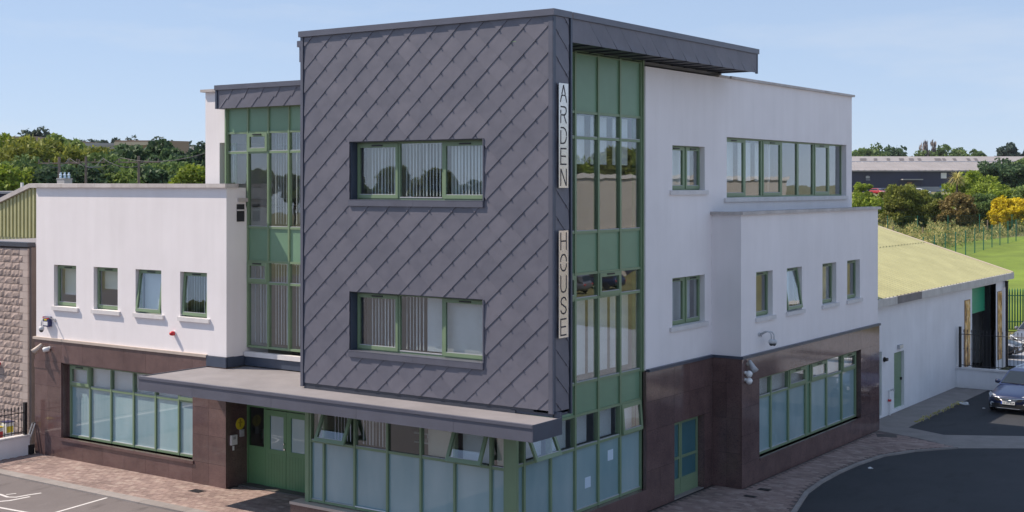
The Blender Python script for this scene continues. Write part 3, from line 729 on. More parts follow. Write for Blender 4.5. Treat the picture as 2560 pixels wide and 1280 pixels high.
# ---- ground floor front glazing under the tower
FGF = FS(0.0)
us = [-7.48, -7.02, -5.97, -4.9, -3.84, -2.81, -1.75, -1.34]
A28 = R(24)
def gf(i, j):
    if j == 0: return 'frost'
    return ('sash', A28, 'glass') if i in (1, 5) else ('dark' if i == 3 else 'glass')
c = curtain(FGF, us, [.56, 2.09, 3.04], gf)
MB().fb(FGF, -7.64, -7.51, .5, 3.07, -.16, .035).build('end_post', 'frame_green', c)
MB().fb(FGF, -1.31, -1.0, .5, 3.2, -.07, .03).build('corner_post', 'frame_green', c)
blind(FGF, c, -6.9, -6.1, 2.15, 3.0, -.25); blind(FGF, c, -5.9, -5.0, 2.15, 3.0, -.2); roller(FGF, c, -3.75, -2.9, 2.12, 3.0, -.18); roller(FGF, c, -2.72, -1.85, 2.12, 3.0, -.22, 'blind'); roller(FGF, c, -1.7, -1.4, 2.12, 3.0, -.2)
roller(FGF, c, -7.4, -7.08, 2.4, 3.0, -.2)
MB().fb(FGF, -5.94, -4.93, .60, .625, .0, .02).build('white_bead', 'white_plastic', c)
b_ = MB(); b_.fb(FGF, -4.45, -3.95, 2.30, 2.34, -1.0, -.5); b_.fb(FGF, -4.45, -3.95, 2.52, 2.56, -1.0, -.5); b_.fb(FGF, -4.40, -3.95, 2.34, 2.52, -.98, -.95); b_.build('white_shelf', 'white_plastic', c)
for a, b in ((-8.0, -6.3), (-6.3, -4.55), (-4.55, -2.8), (-2.8, -1.0)):
    MB().fb(FGF, a+.003, b-.003, 0, .43, -.2, .20).build('plinth_slab', 'granite', B)
    MB().fb(FGF, a+.003, b-.003, .432, .505, -.2, .235).build('plinth_top', 'beige_strip', B)
MB().box(-7.62, -7.5, .2, 2.1, 0, 3.07).build('side_screen', 'frame_green', B)
# canopy
CZ0, CZ1 = 3.07, 3.448
cp_ = [(-12.79, -1.13), (.19, -1.13), (.19, .02), (-.05, .02), (-.05, -.0), (-7.7, -.0), (-7.7, 2.10), (-12.0, 2.10), (-12.0, 1.29), (-12.79, 1.29)]
CN = MB().poly([(x, y, CZ0+.03) for x, y in cp_], (0, 0, CZ1-CZ0-.055)).build('canopy', 'canopy_roof', B)
MB().box(-7.7, -1.05, .0, .6, 3.08, 3.5).build('canopy_core', 'flash_dark', CN)
cj = [-12.81, -10.66, -7.74, -4.89, -1.96, .216]
for a, b in zip(cj, cj[1:]):
    MB().fb(FS(-1.13), a+.003, b-.003, CZ0, CZ1-.075, 0, .02).build('fascia_panel', 'canopy_metal', CN)
    MB().fb(FS(-1.13), a+.001, b-.001, CZ1-.07, CZ1, -.05, .045).build('fascia_lip', 'canopy_metal', CN)
MB().box(.19, .216, -1.13, .03, CZ0, CZ1).build('end_panel', 'navy_flash', CN)
MB().box(-12.815, -12.79, -1.13, 1.30, CZ0, CZ1).build('end_panel', 'canopy_metal', CN)
MB().box(-.03, .17, .03, .10, 3.40, 3.56).build('bracket', 'navy_flash', CN)

# ---- side curtain wall
FSC = FE(XC)
us = [.02, .33, 1.45, 2.54, 3.63, 4.72, 5.80]
vs2 = [.635, 2.188, 3.0, 3.775, 5.851, 6.477, 7.505, 9.84, 10.47, 11.93]
def sccell(i, j):
    if j in (2, 5, 8): return 'panel'
    if j == 0: return 'frost'
    if j == 1: return ('sash', A28, 'glass') if i == 1 else (('sash', R(4), 'glass') if i == 5 else 'glass')
    if j == 4 and i in (2, 4): return ('sash', 0, 'glass')
    return 'glass'
c = curtain(FSC, us, vs2, sccell, mw=.075, dep=.13, skip=lambda i, j: (i < 2 and j > 2) or (i < 1 and j > 1))
for i in range(1, 6):
    roller(FSC, c, us[i]+.06+.1, us[i+1]-.06-.12*(i == 3), 2.22, 2.96, -.25, 'blind')
for i in (2, 3, 4, 5): roller(FSC, c, us[i]+.1, us[i+1]-.2, 9.2, 10.42, -.3, 'blind')
for i in (2, 3, 4, 5): roller(FSC, c, us[i]+.06, us[i+1]-.08, 3.9, 5.8, -.35, 'blind')
for u_, v_ in ((3.05, 1.12), (4.15, 1.62)): MB().fb(FSC, u_, u_+.27, v_, v_+.27, -.044, -.041).build('paper_notice', 'paper', c)
MB().box(XC-.15, -.86, 0, 5.85, 0, .60).build('base_wall', 'granite', B)
MB().fb(FSC, 5.83, 5.90, .0, 12.0, -.3, .05).build('jamb', 'frame_green', c)

# ---- right hand white wall and granite
WW = [(7.37, 9.33, 8.53, 9.77), (7.37, 9.33, 4.77, 6.11)]
LWN = (10.76, 20.4, 8.30, 10.10)
FWR = FE(XR)
mb = MB(); wall(mb, FWR, 5.868, 20.929, 3.75, 11.83, WW+[LWN], .35); mb.build('main_wall', 'render_white', B)
DR = (7.41, 9.22, 0, 2.13)
mb = MB(); wall(mb, FE(XR-.005), 5.9, 9.75, 0, 3.75, [DR], .35); mb.build('main_backing', 'brown_gap', B)
yy = 10.9
while yy < 21.0:
    y1 = min(yy+.92, 21.04); MB().box(XR-.4, XR+.09, yy+.003, y1-.003, 11.83, 11.905).build('coping_stone', 'coping', B); yy = y1
MB().box(XR-.3, XR+.04, 10.2, 10.88, 11.83, 11.90).build('coping_stone', 'coping', B)
for (u0, u1, v0, v1) in WW:
    F = FE(XR-.18); um = u0+(u1-u0)*.52
    mb = MB(); mb.ring(F, u0, u1, v0, v1, -.06, 0, .05); mb.fb(F, um-.09, um+.09, v0+.05, v1-.05, -.06, .01)
    W = mb.build('window', 'frame_green', B)
    sash(F, W, u0+.03, um-.06, v0+.04, v1-.03, .014); sash(F, W, um+.06, u1-.03, v0+.04, v1-.03, .014)
    MB().fb(FWR, u0-.17, u1+.14, v0-.125, v0-.005, -.18, .06).build('stone_sill', 'sill_stone', W)
    roller(F, W, u0+.6, u1-.1, v0+.1, v1-.1, -.25, 'blind')
F = FE(XR-.18); u0, u1, v0, v1 = LWN
ms = [u0, 12.35, 13.6, 15.1, 16.45, 17.8, 19.15, u1]
mb = MB(); mb.ring(F, u0, u1, v0, v1, -.07, 0, .05)
for q in ms[1:-1]: mb.fb(F, q-.075, q+.075, v0+.05, v1-.05, -.07, .012)
W = mb.build('window', 'frame_green', B)
for i in range(7):
    a, b = ms[i]+(.06 if i else .03), ms[i+1]-.06
    if i in (0, 2, 5): sash(F, W, a, b, v0+.05, v1-.04, .014)
    else: MB().fb(F, a, b, v0+.05, v1-.05, -.03, -.022).build('pane', 'glass', W)
    if i < 3: roller(F, W, a+.1, b-.1, v0+.5, v1-.1, -.3, 'blind')
ss_ = [u0-.2, 13.3, 15.9, 18.4, u1+.05]
for a, b in zip(ss_, ss_[1:]): MB().fb(FWR, a+.003, b-.003, v0-.13, v0-.005, -.18, .06).build('stone_sill', 'sill_stone', W)
# flashing and bay
MB().box(XR-.02, XRG+.06, 5.9, 9.78, 3.70, 3.775).build('flashing', 'navy_flash', B)
BW = [(10.76, 11.94, 4.80, 6.13), (12.98, 14.16, 4.80, 6.13), (15.83, 17.04, 4.80, 6.13), (18.01, 19.21, 4.80, 6.13)]
FB_ = FE(XB)
mb = MB(); wall(mb, FB_, 9.752, 20.982, 3.75, 7.82, BW, .3); mb.build('bay_wall', 'render_white', B)
MB().box(XR, XB-.3, 9.752, 10.0, 3.75, 7.82).build('bay_cheek', 'render_white', B)
MB().box(XB-.3, XB-.004, 9.756, 9.80, 3.76, 7.81).build('bay_cheek', 'render_white', B)
MB().box(XR, XB-.3, 20.7, 20.98, 0, 7.82).build('bay_cheek', 'render_white', B)
MB().box(XR+.003, XB-.3, 10.0, 20.7, 7.5, 7.6).build('bay_roof', 'roof_felt', B)
yy = 9.66
while yy < 21.0:
    y1 = min(yy+.96, 21.08); MB().box(XB-.34, XB+.09, yy+.003, y1-.003, 7.82, 7.91).build('coping_stone', 'coping', B); yy = y1
for a, b in ((XR+.004, -.62), (-.62, XB-.345)): MB().box(a+.003, b-.003, 9.66, 10.0, 7.82, 7.905).build('coping_stone', 'coping', B)
for i, (u0, u1, v0, v1) in enumerate(BW):
    F = FE(XB-.18)
    W = MB().ring(F, u0, u1, v0, v1, -.06, 0, .05).build('window', 'frame_green', B)
    sash(F, W, u0+.03, u1-.03, v0+.04, v1-.03, .014, R(9) if i == 1 else 0)
    if i == 1: roller(F, W, u0+.1, u1-.1, v0+.1, v1-.1, -.2, 'blind')
    MB().fb(FB_, u0-.07, u1+.15, v0-.125, v0-.005, -.18, .06).build('stone_sill', 'sill_stone', W)
BG = (10.9, 19.2, .70, 3.03)
mb = MB(); wall(mb, FE(XB+.0), 9.76, 20.98, 0, 3.75, [BG], .32); mb.build('bay_backing', 'brown_gap', B)
slabs(FE(XBG), [9.71, 10.3, 10.9, 12.0, 13.2, 14.4, 15.6, 16.8, 18.0, 19.2, 20.1, 21.02], [0, .70, 1.5, 2.3, 3.03, 3.70], [BG])
for (a, b) in ((XRG, -.42), (-.42, XBG-.042)):
    for (c0, d) in ((0, 1.0), (1.0, 2.0), (2.0, 3.0), (3.0, 3.70)): MB().box(a+.0025, b-.0025, 9.708, 9.75, c0+.0025, d-.0025).build('granite_slab', 'granite', B)
slabs(FE(XRG), [5.87, 6.6, 7.41, 8.3, 9.22, 9.705], [0, 1.06, 2.13, 2.9, 3.70], [DR])
for a, b, c0, d in ((DR[0]-.01, DR[0]+.02, 0, 2.13), (DR[1]-.02, DR[1]+.01, 0, 2.13), (DR[0], DR[1], 2.11, 2.14)): MB().fb(FE(XRG), a, b, c0, d, -.3, -.042).build('granite_reveal', 'granite', B)
MB().box(XRG-.35, XRG-.003, 5.83, 5.868, 0, 3.72).build('granite_end', 'granite', B)
MB().box(XB-.02, XBG+.05, 9.69, 21.04, 3.70, 3.775).build('flashing', 'navy_flash', B)
MB().box(XRG+.05, XB-.02, 9.69, 9.77, 3.70, 3.775).build('flashing', 'navy_flash', B)
for a, b, c0, d in ((BG[0]-.01, BG[0]+.02, .705, 3.03), (BG[1]-.02, BG[1]+.01, .705, 3.03), (BG[0], BG[1], 3.01, 3.04)): MB().fb(FE(XBG), a, b, c0, d, -.34, -.042).build('granite_reveal', 'granite', B)
MB().fb(FE(XBG), BG[0], BG[1], .64, .70, -.3, .03).build('granite_sill', 'granite', B)
FBG = FE(XBG-.16)
us = [BG[0]+.03, 12.07, 13.38, 14.74, 15.13, 16.48, 17.83, 19.09]
c = curtain(FBG, us, [.75, 2.40, 2.98], lambda i, j: 'panel' if i == 3 else ('frost' if j == 0 else (('sash', 0, 'glass') if i in (2, 4, 6) else 'glass')), mw=.09)
roller(FBG, c, us[0], us[-1], 2.42, 2.96, -.2, 'blind')
# green side door
FD2 = FE(XRG-.20); u0, u1, v0, v1 = DR
D2 = MB().ring(FD2, u0, u1, .03, v1, -.06, 0, .06).build('side_door', 'frame_green', B)
um = 8.12
for a, b in ((u0+.06, um-.01), (um+.01, u1-.06)):
    MB().ring(FD2, a, b, .08, v1-.06, -.05, .012, .075, .40).build('door_leaf', 'frame_green', D2)
    MB().fb(FD2, a+.07, b-.07, 1.02, 1.09, -.05, .014).build('mid_rail', 'frame_green', D2)
    MB().fb(FD2, a+.07, b-.07, .46, v1-.13, -.03, -.022).build('pane', 'door_film', D2)
MB().box(XRG-.25, XRG-.02, u0, u1, 0, .03).build('threshold', 'concrete', D2)

# ---- interior: floors, partitions so that rooms close behind the glass
for a, b, c0, d, e, f in ((-20.6, -12.4, 1.75, 13.8, 3.30, 3.62), (-11.9, -1.35, 2.4, 20.6, 3.30, 3.62), (-7.5, -1.3, .7, 2.4, 3.52, 3.64), (-11.9, -1.35, 2.4, 20.6, 7.05, 7.35), (-7.5, -1.3, .7, 2.4, 7.05, 7.35), (-.95, -.32, 10, 20.6, 3.3, 3.6)):
    MB().box(a, b, c0, d, e, f).build('floor_slab', 'interior_floor', B)
for a, b, c0, d, e, f in ((-20.5, -12.4, 6.0, 6.1, 0, 8.0), (-5.6, -5.5, 5.0, 20.6, 0, 11.1), (-13.6, -5.6, 5.0, 5.1, 0, 11.1), (-16.6, -16.5, 1.8, 6, 3.7, 8), (-5.5, -1.4, 6.3, 6.4, 0, 11.1), (-5.5, -1.3, 10.3, 10.4, 3.7, 11.1), (-12.35, -12.25, 1.7, 13.9, 0, 8.0), (-5.4, -1.3, 14.5, 14.6, 3.7, 11.1)):
    MB().box(a, b, c0, d, e, f).build('partition', 'interior', B)
MB().box(-20.5, -1.3, 1.8, 20.6, -.03, .04).build('floor_slab', 'interior_floor', B)
MB().box(-7.45, -1.3, .3, 1.8, -.03, .04).build('floor_slab', 'interior_floor', B)
MB().box(-2.3, -1.8, 7.5, 8.1, 4.4, 5.0).build('office_machine', 'white_plastic', B)
for k in range(4): MB().box(-4.5+.05*k, -3.6, 11+2.2*k, 12.2+2.2*k, 7.36, 8.1).build('desk', 'wood', B)

# ================================================================== signs
STK = {  # stroke letters in a 1 x 1.25 cell, stencil gaps left open
 'A': [[(.02, 0), (.20, .48)], [(.24, .58), (.5, 1.25), (.76, .58)], [(.80, .48), (.98, 0)], [(.27, .50), (.44, .50)], [(.56, .50), (.73, .50)]],
 'R': [[(.08, 0), (.08, .52)], [(.08, .70), (.08, .95)], [(.08, 1.21), (.62, 1.21), (.86, 1.12), (.92, .92), (.84, .70), (.62, .60), (.08, .60)], [(.56, .58), (.92, 0)]],
 'D': [[(.08, 0), (.08, 1.0)], [(.08, 1.21), (.48, 1.21), (.78, 1.08), (.93, .84), (.94, .62)], [(.93, .52), (.88, .32), (.70, .10), (.44, .04), (.08, .04)]],
 'E': [[(.08, 0), (.08, 1.25)], [(.20, 1.21), (.92, 1.21)], [(.20, .64), (.84, .64)], [(.20, .04), (.92, .04)]],
 'N': [[(.08, 0), (.08, 1.25)], [(.14, 1.2), (.86, .05)], [(.92, 0), (.92, 1.25)]],
 'H': [[(.08, 0), (.08, 1.25)], [(.92, 0), (.92, 1.25)], [(.20, .64), (.80, .64)]],
 'O': [[(.05, .72), (.10, .98), (.28, 1.18), (.5, 1.22), (.72, 1.18), (.90, .98), (.95, .72)], [(.05, .54), (.10, .28), (.28, .08), (.5, .03), (.72, .08), (.90, .28), (.95, .54)]],
 'U': [[(.08, 1.25), (.08, .36), (.20, .12), (.5, .03), (.80, .12), (.92, .36), (.92, 1.25)]],
 'S': [[(.90, 1.0), (.74, 1.18), (.5, 1.22), (.24, 1.15), (.10, .94), (.20, .74), (.5, .64)], [(.5, .60), (.80, .50), (.92, .30), (.78, .10), (.5, .03), (.24, .09), (.08, .28)]]}
def sign(word, v0, v1, label):
    F = FE(.045); e = empty('sign_board', F(.3, v0, 0), label, 'sign'); o = Vector(F(.3, v0, 0))
    MB(o).fb(F, .095, .485, v0, v1, .03, .042).build('plate', 'steel_sign', e)
    for k in range(3): MB(o).fb(F, .14, .44, v0+.2+k*(v1-v0-.4)/2-.03, v0+.2+k*(v1-v0-.4)/2+.03, -.05, .029).build('fixing_rail', 'navy_flash', e)
    n = len(word); H = (v1-v0)/n; cw, ch = .275, H*.80/1.25
    for k, ch_ in enumerate(word):
        vb = v1-H*(k+1)+H*.10; mb = MB(o)
        for st in STK[ch_]:
            P = [(.15+p[0]*cw, vb+p[1]*ch) for p in st]
            for (a, b), (c0, d) in zip(P, P[1:]):
                L = math.hypot(c0-a, d-b); dx, dy = (c0-a)/L*.017, (d-b)/L*.017
                q = [(a-dx*.4+dy, b-dy*.4-dx), (c0+dx*.4+dy, d+dy*.4-dx), (c0+dx*.4-dy, d+dy*.4+dx), (a-dx*.4-dy, b-dy*.4+dx)]
                mb.poly([F(x_, z_, .0425) for x_, z_ in q], (.003, 0, 0))
        mb.build('letter', 'sign_ink', e)
    for k in range(1, n, 2):
        for u_ in (.13, .45): MB(o).lathe(F(u_, v1-H*k, .042), [(.008, 0), (.008, .006)], (1, 0, 0), 8).build('bolt', 'steel', e)
mat('steel_sign', (.74, .70, .66), .22, .05, 2, metal=.85); mat('sign_ink', (.035, .03, .04), .6, .05)
sign('ARDEN', 8.61, 10.98, 'upper silver upright name board lettered ARDEN on the tower edge')
sign('HOUSE', 5.21, 7.64, 'lower silver upright name board lettered HOUSE on the tower edge')

# ================================================================== small wall fittings
def dome_cam(p, lab, arm, drop=.2):
    """p wall point; arm vector outwards to the dome"""
    e = empty('security_camera', p, lab, 'camera', 'security cameras on the walls'); a = Vector(arm); o = Vector((0, 0, 0))
    n = a.normalized()
    MB().lathe((0, 0, 0), [(.06, 0), (.06, .03)], n, 12).build('base_plate', 'cam_grey', e)
    MB().tube([o, a*.5+Vector((0, 0, .10)), a*.85+Vector((0, 0, .08)), a+Vector((0, 0, .0)), a+Vector((0, 0, -drop*.6))], .02, 8).build('arm', 'cam_grey', e, True)
    h = MB().lathe(a+Vector((0, 0, -drop)), [(.0, .09), (.05, .085), (.085, .05), (.09, 0), (.08, -.03)], (0, 0, 1), 14).build('housing', 'cam_grey', e, True)
    MB().lathe(a+Vector((0, 0, -drop-.03)), [(.07, 0), (.06, -.045), (.03, -.07), (.0, -.075)], (0, 0, 1), 12).build('dome_lens', 'car_glass', h, True)
dome_cam((-19.93, YW, 4.36), 'white camera on a swan neck arm below the leftmost small window', (-.12, -.42, 0), .26)
dome_cam((.02, 10.95, 4.30), 'grey twin headed camera on white bay wall above the brown band', (.34, .12, 0), .22)
dome_cam((.02, 11.10, 4.28), 'second dome of the camera pair on the white bay wall', (.34, .16, 0), .22)
for lab, p, dy in (('white bullet camera on the brown granite under the wing ledge', (-20.15, YG, 3.46), 0),):
    e = empty('security_camera', p, lab, 'camera', 'security cameras on the walls')
    MB().lathe((0, 0, 0), [(.05, 0), (.05, .03)], (0, -1, 0), 12).build('base_plate', 'white_plastic', e)
    h = MB().lathe((.03, -.10, -.03), [(.03, -.06), (.075, -.04), (.08, .1), (.06, .15), (.0, .155)], (-.55, -.8, -.2), 14).build('housing', 'white_plastic', e, True)
    MB().lathe(Vector((.03, -.10, -.03))+Vector((-.55, -.8, -.2)).normalized()*.156, [(.045, 0), (.03, .012), (0, .014)], (-.55, -.8, -.2), 12).build('lens', 'black', h)
for k, (y, z) in enumerate(((9.92, 3.30), (9.92, 3.10))):
    e = empty('security_camera', (XBG, y, z), ('upper', 'lower')[k]+' white ball camera on the granite at the bay corner', 'camera', 'security cameras on the walls')
    MB().lathe((0, 0, 0), [(.05, 0), (.05, .04)], (1, 0, 0), 12).build('base_plate', 'white_plastic', e)
    h = MB().lathe((.03, 0, 0), [(.03, 0), (.085, .04), (.10, .09), (.085, .15), (.045, .185), (0, .19)], (.8, .45, -.35), 14).build('housing', 'white_plastic', e, True)
    MB().lathe(Vector((.03, 0, 0))+Vector((.8, .45, -.35)).normalized()*.185, [(.05, 0), (.04, .015), (0, .017)], (.8, .45, -.35), 12).build('lens', 'black', h)
def wall_lamp(p, d, lab, m):
    e = empty('wall_lamp', p, lab, 'lamp', 'cone shaped wall lamps'); d = Vector(d).normalized(); o = -d*.05
    MB().lathe((0, 0, 0), [(.05, 0), (.05, .05)], (0, -1, 0) if abs(d.y) > abs(d.x) else (1, 0, 0), 10).build('bracket', 'lamp_bronze', e)
    s_ = Vector((d.x, d.y, 0)).normalized()*.08
    MB().lathe(s_+Vector((0, 0, .10)), [(.035, 0), (.05, .02), (.065, .12), (.085, .24), (.115, .36), (.10, .355), (.0, .30)], d, 16).build('shade', m, e, True)
wall_lamp((-20.42, YG, 3.46), (-.45, -.55, -.7), 'pale cone wall lamp on granite at the far left corner', 'beige_strip')
wall_lamp((XBG, 10.02, 3.54), (.35, .35, -.9), 'grey cone wall lamp on granite at the bay corner', 'gal_grey')
# alarm boxes
e = empty('alarm_box', (-20.22, YW, 4.30), 'navy alarm box with red band beside the leftmost small window', 'alarm')
MB().box(-.17, .13, -.13, 0, -.16, .16).build('cover', 'navy_box', e)
MB().box(-.172, .132, -.134, -.129, .09, .15).build('red_band', 'red_plastic', e); MB().box(-.14, .08, -.135, -.129, -.12, .0).build('white_label', 'white_plastic', e); MB().box(-.10, .04, -.1345, -.129, .04, .08).build('yellow_band', 'yellow_sign', e)
for lab, p in (('small red alarm sounder on white wing wall under the fourth window', (-14.25, YW, 4.30)), ('red alarm sounder on the stone block wall above the railings', (-23.66, 1.9, 2.62))):
    e = empty('alarm_sounder', p, lab, 'alarm', 'red alarm sounders')
    MB().lathe((0, 0, 0), [(.07, 0), (.07, .03)], (0, -1, 0), 14).build('base', 'white_plastic', e)
    MB().lathe((0, -.03, 0), [(.065, 0), (.07, .06), (.05, .13), (.0, .14)], (0, -1, 0), 14).build('cap', 'red_plastic', e, True)
e = empty('junction_box', (-23.85, 1.9, 2.64), 'white box beside red sounder on the stone block wall', 'box')
MB().box(-.1, .1, -.15, 0, -.13, .13).build('casing', 'white_plastic', e); MB().box(-.105, .105, -.16, -.15, -.135, .135).build('lid', 'white_plastic', e)
# yellow round sign and entry phone on the entrance return
e = empty('round_sign', (-12.03, 1.86, 1.78), 'round yellow sign on dark granite beside the entrance doors', 'sign')
MB().lathe((0, 0, 0), [(.17, 0), (.17, .008)], (1, 0, 0), 28).build('disc', 'yellow_sign', e)
mb = MB(); mb.box(.0085, .011, -.03, .03, -.09, .09); mb.box(.0085, .0112, -.075, .075, .02, .06); mb.lathe((.0085, 0, .11), [(.035, 0), (.035, .003)], (1, 0, 0), 12); mb.build('emblem', 'yellow_dark', e)
e = empty('entry_phone', (-12.03, 1.58, 1.36), 'white entry phone on dark granite by the entrance', 'entry phone')
MB().box(0, .07, -.11, .11, -.14, .14).build('casing', 'white_plastic', e); MB().box(.07, .075, -.05, .05, .02, .10).build('grille', 'gal_grey', e); MB().box(0, .03, -.02, .03, -.30, -.18).build('button_box', 'white_plastic', e)
e = empty('key_box', (-12.03, 1.90, 1.52), 'small grey key box under the round yellow sign', 'key box')
MB().box(0, .06, -.07, .07, -.11, .09).build('casing', 'gal_grey', e); MB().box(.06, .066, -.04, .04, -.02, .06).build('lid', 'cam_grey', e)
# leaning rods at the foot of the wing corner
e = empty('trolley_stand', (-20.98, 1.12, 0), 'folded grey metal stand leaning at the left granite corner', 'stand')
MB().box(-.14, .14, -.10, .12, 0, .30).build('foot', 'iron_black', e)
for q in (-.06, .07): MB().tube([(q-.05, -.04, .28), (q+.06, .15, .98)], .022, 8).build('rod', 'gal_grey', e)
MB().tube([(.0, .15, .97), (.13, .15, .99)], .025, 8).build('cross_bar', 'iron_black', e)

# ================================================================== stone block building on the left
NB = empty('block_building', (-23, 1.9, 0), 'stone block building with flat roof left of the white wing', 'building'); NO = Vector((-23, 1.9, 0))
YBK = 1.9
MB(NO).box(-26.5, -22.14, YBK+.06, 6.1, 0, 6.62).build('core', 'mortar', NB)
MB(NO).box(-22.14, -20.95, 3.2, 3.4, 0, 8.0).build('link_wall', 'brown_gap', NB)
MB(NO).box(-22.16, -22.02, 1.95, 3.2, 0, 6.6).build('downpipe_chase', 'brown_gap', NB)
def rough_block(w, h, d=.09):
    nx, nz = 5, 4; v = []; f = []
    for k in range(nz):
        for i in range(nx):
            edge = i in (0, nx-1) or k in (0, nz-1)
            v.append((w*i/(nx-1)+(0 if i in (0, nx-1) else random.uniform(-.02, .02)), -.012 if edge else -.016-random.random()*.026, h*k/(nz-1)+(0 if k in (0, nz-1) else random.uniform(-.012, .012))))
    for k in range(nz-1):
        for i in range(nx-1): f.append((k*nx+i, k*nx+i+1, (k+1)*nx+i+1, (k+1)*nx+i))
    b = len(v); v += [(0, d, 0), (w, d, 0), (w, d, h), (0, d, h)]
    f += [(0, b, b+1)+tuple(range(nx-1, 0, -1)), (b+2, b+3)+tuple(range((nz-1)*nx, nz*nx))]
    f += [(b, 0)+tuple(k*nx for k in range(1, nz))+(b+3,), (b+1, b+2)+tuple(k*nx+nx-1 for k in range(nz-1, -1, -1))]
    m_ = MB(); m_.v = v; m_.f = f; return m_.mesh('stone_block', 'blockwork')
HR = .2395
bl = [rough_block(.424, HR-.016) for _ in range(9)]; hb = [rough_block(.20, HR-.016) for _ in range(4)]
for r in range(27):
    z0 = .1+r*HR; odd = r % 2; x = -22.13-(.27 if odd else .42)
    q = MB().box(0, .27 if odd else .42, -.02, .09, 0, HR-.008).mesh('quoin_block', 'quoin'); obj('quoin_block', q, NB, (x-NO.x, YBK-NO.y, z0))
    while x > -25.4:
        if odd and x > -22.5: w_ = .215; me = random.choice(hb)
        else: w_ = .438; me = random.choice(bl)
        x -= w_; obj('stone_block', me, NB, (x+.004-NO.x, YBK-NO.y, z0))
MB(NO).box(-26.5, -22.08, YBK-.06, YBK+.25, 6.62, 6.76).build('parapet_flashing', 'flash_dark', NB)
MB(NO).box(-26.5, -22.08, YBK+.25, 6.15, 6.60, 6.70).build('flat_roof', 'canopy_roof', NB)
# ribbed yellow gable behind the flat roof
g = empty('ribbed_hall', (-29, 6.3, 0), 'hall with yellow green ribbed metal gable behind the flat roof', 'building'); GO = Vector((-29, 6.3, 0))
def gz(x): return 8.62-max(0, -28.2-x)*.30
MB(GO).poly([(-34, 6.34, 0), (-27.2, 6.34, 0), (-27.2, 6.34, 8.6), (-28.2, 6.34, gz(-28.2)), (-34, 6.34, gz(-34))], (0, 10, 0)).build('hall_body', 'yellow_clad', g)
x = -34.0
while x < -27.25:
    MB(GO).poly([(x, 6.34, 6.65), (x+.10, 6.34, 6.65), (x+.10, 6.34, gz(x)-.05), (x, 6.34, gz(x)-.05)], (0, -.055, 0)).build('rib', 'yellow_clad', g); x += .235
MB(GO).poly([(-34, 6.2, gz(-34)-.04), (-28.2, 6.2, gz(-28.2)-.04), (-27.1, 6.2, 8.56), (-27.1, 6.2, 8.70), (-28.25, 6.2, gz(-28.2)+.12), (-34, 6.2, gz(-34)+.12)], (0, 10.2, 0)).build('verge_flashing', 'coping', g)
# dark blue roofed unit beyond it, with a white vent post
g = empty('blue_unit', at(0, 480, 75).xy.to_3d(), 'low dark blue unit roof at the left edge behind the ribbed gable', 'building'); GO = g.location.copy()
p = at(-60, 490, 75); q = at(48, 490, 75)
dr = (q-p).normalized(); pr = Vector((-dr.y, dr.x, 0))
MB(GO).poly([(p.x, p.y, -.1), (q.x, q.y, -.1), (q+pr*9).xy.to_3d()-Vector((0, 0, .1)), (p+pr*9).xy.to_3d()-Vector((0, 0, .1))], (0, 0, 8.28)).build('wall', 'navy_wall', g)
MB(GO).poly([(p-pr*.2).xy.to_3d()+Vector((0, 0, 8.2)), (q-pr*.2).xy.to_3d()+Vector((0, 0, 8.2)), (q+pr*9).xy.to_3d()+Vector((0, 0, 8.2)), (p+pr*9).xy.to_3d()+Vector((0, 0, 8.2))], (0, 0, .13)).build('roof_edge', 'grey_wall', g)
r_ = at(55, 470, 74); MB(GO).box(r_.x-.06, r_.x+.06, r_.y-.06, r_.y+.06, 7.9, 8.82).build('vent_post', 'white_plastic', g)
# low wall with railings
lw = empty('garden_wall', (-20.87, 0, 0), 'low white wall under black railings at the left edge', 'wall'); LO = Vector((-20.87, 0, 0))
MB(LO).box(-21.07, -20.87, -6, 1.08, -.05, .58).build('wall_body', 'render_white', lw)
MB(LO).box(-21.10, -20.84, -6, 1.10, .58, .64).build('wall_cap', 'sill_stone', lw)
def railing(name, p0, p1, z0, z1, lab, pitch=.125, post0=True, post1=False):
    p0, p1 = Vector(p0), Vector(p1); e = empty(name, (p0.x, p0.y, z0), lab, 'railing'); L = (p1-p0).length; d = (p1-p0)/L
    o = Vector((p0.x, p0.y, z0))
    for z_ in (z0+.10, z1-.20): MB(o).tube([(p0.x, p0.y, z_), (p1.x, p1.y, z_)], .016, 6).build('rail', 'iron_black', e)
    m1 = MB().tube([(0, 0, .04), (0, 0, z1-z0-.10)], .011, 6); m1.lathe((0, 0, z1-z0-.10), [(.012, 0), (.028, .02), (.012, .05), (.024, .065), (.0, .13)], (0, 0, 1), 6); m1.lathe((0, 0, (z1-z0)*.48), [(.012, 0), (.024, .03), (.012, .06)], (0, 0, 1), 6)
    me = m1.mesh('baluster', 'iron_black'); n = int(L/pitch)
    for k in range(1, n+1):
        q = d*(k*pitch); obj('baluster', me, e, (q.x, q.y, 0))
    for on_, q in ((post0, p0), (post1, p1)):
        if on_: MB(o).box(q.x-.05, q.x+.05, q.y-.05, q.y+.05, z0, z1+.12).build('post', 'iron_black', e)
    return e
railing('railing', (-20.97, .98, 0), (-20.97, -3.0, 0), .64, 1.56, 'black spiked railing on the low wall beside the stone block building')
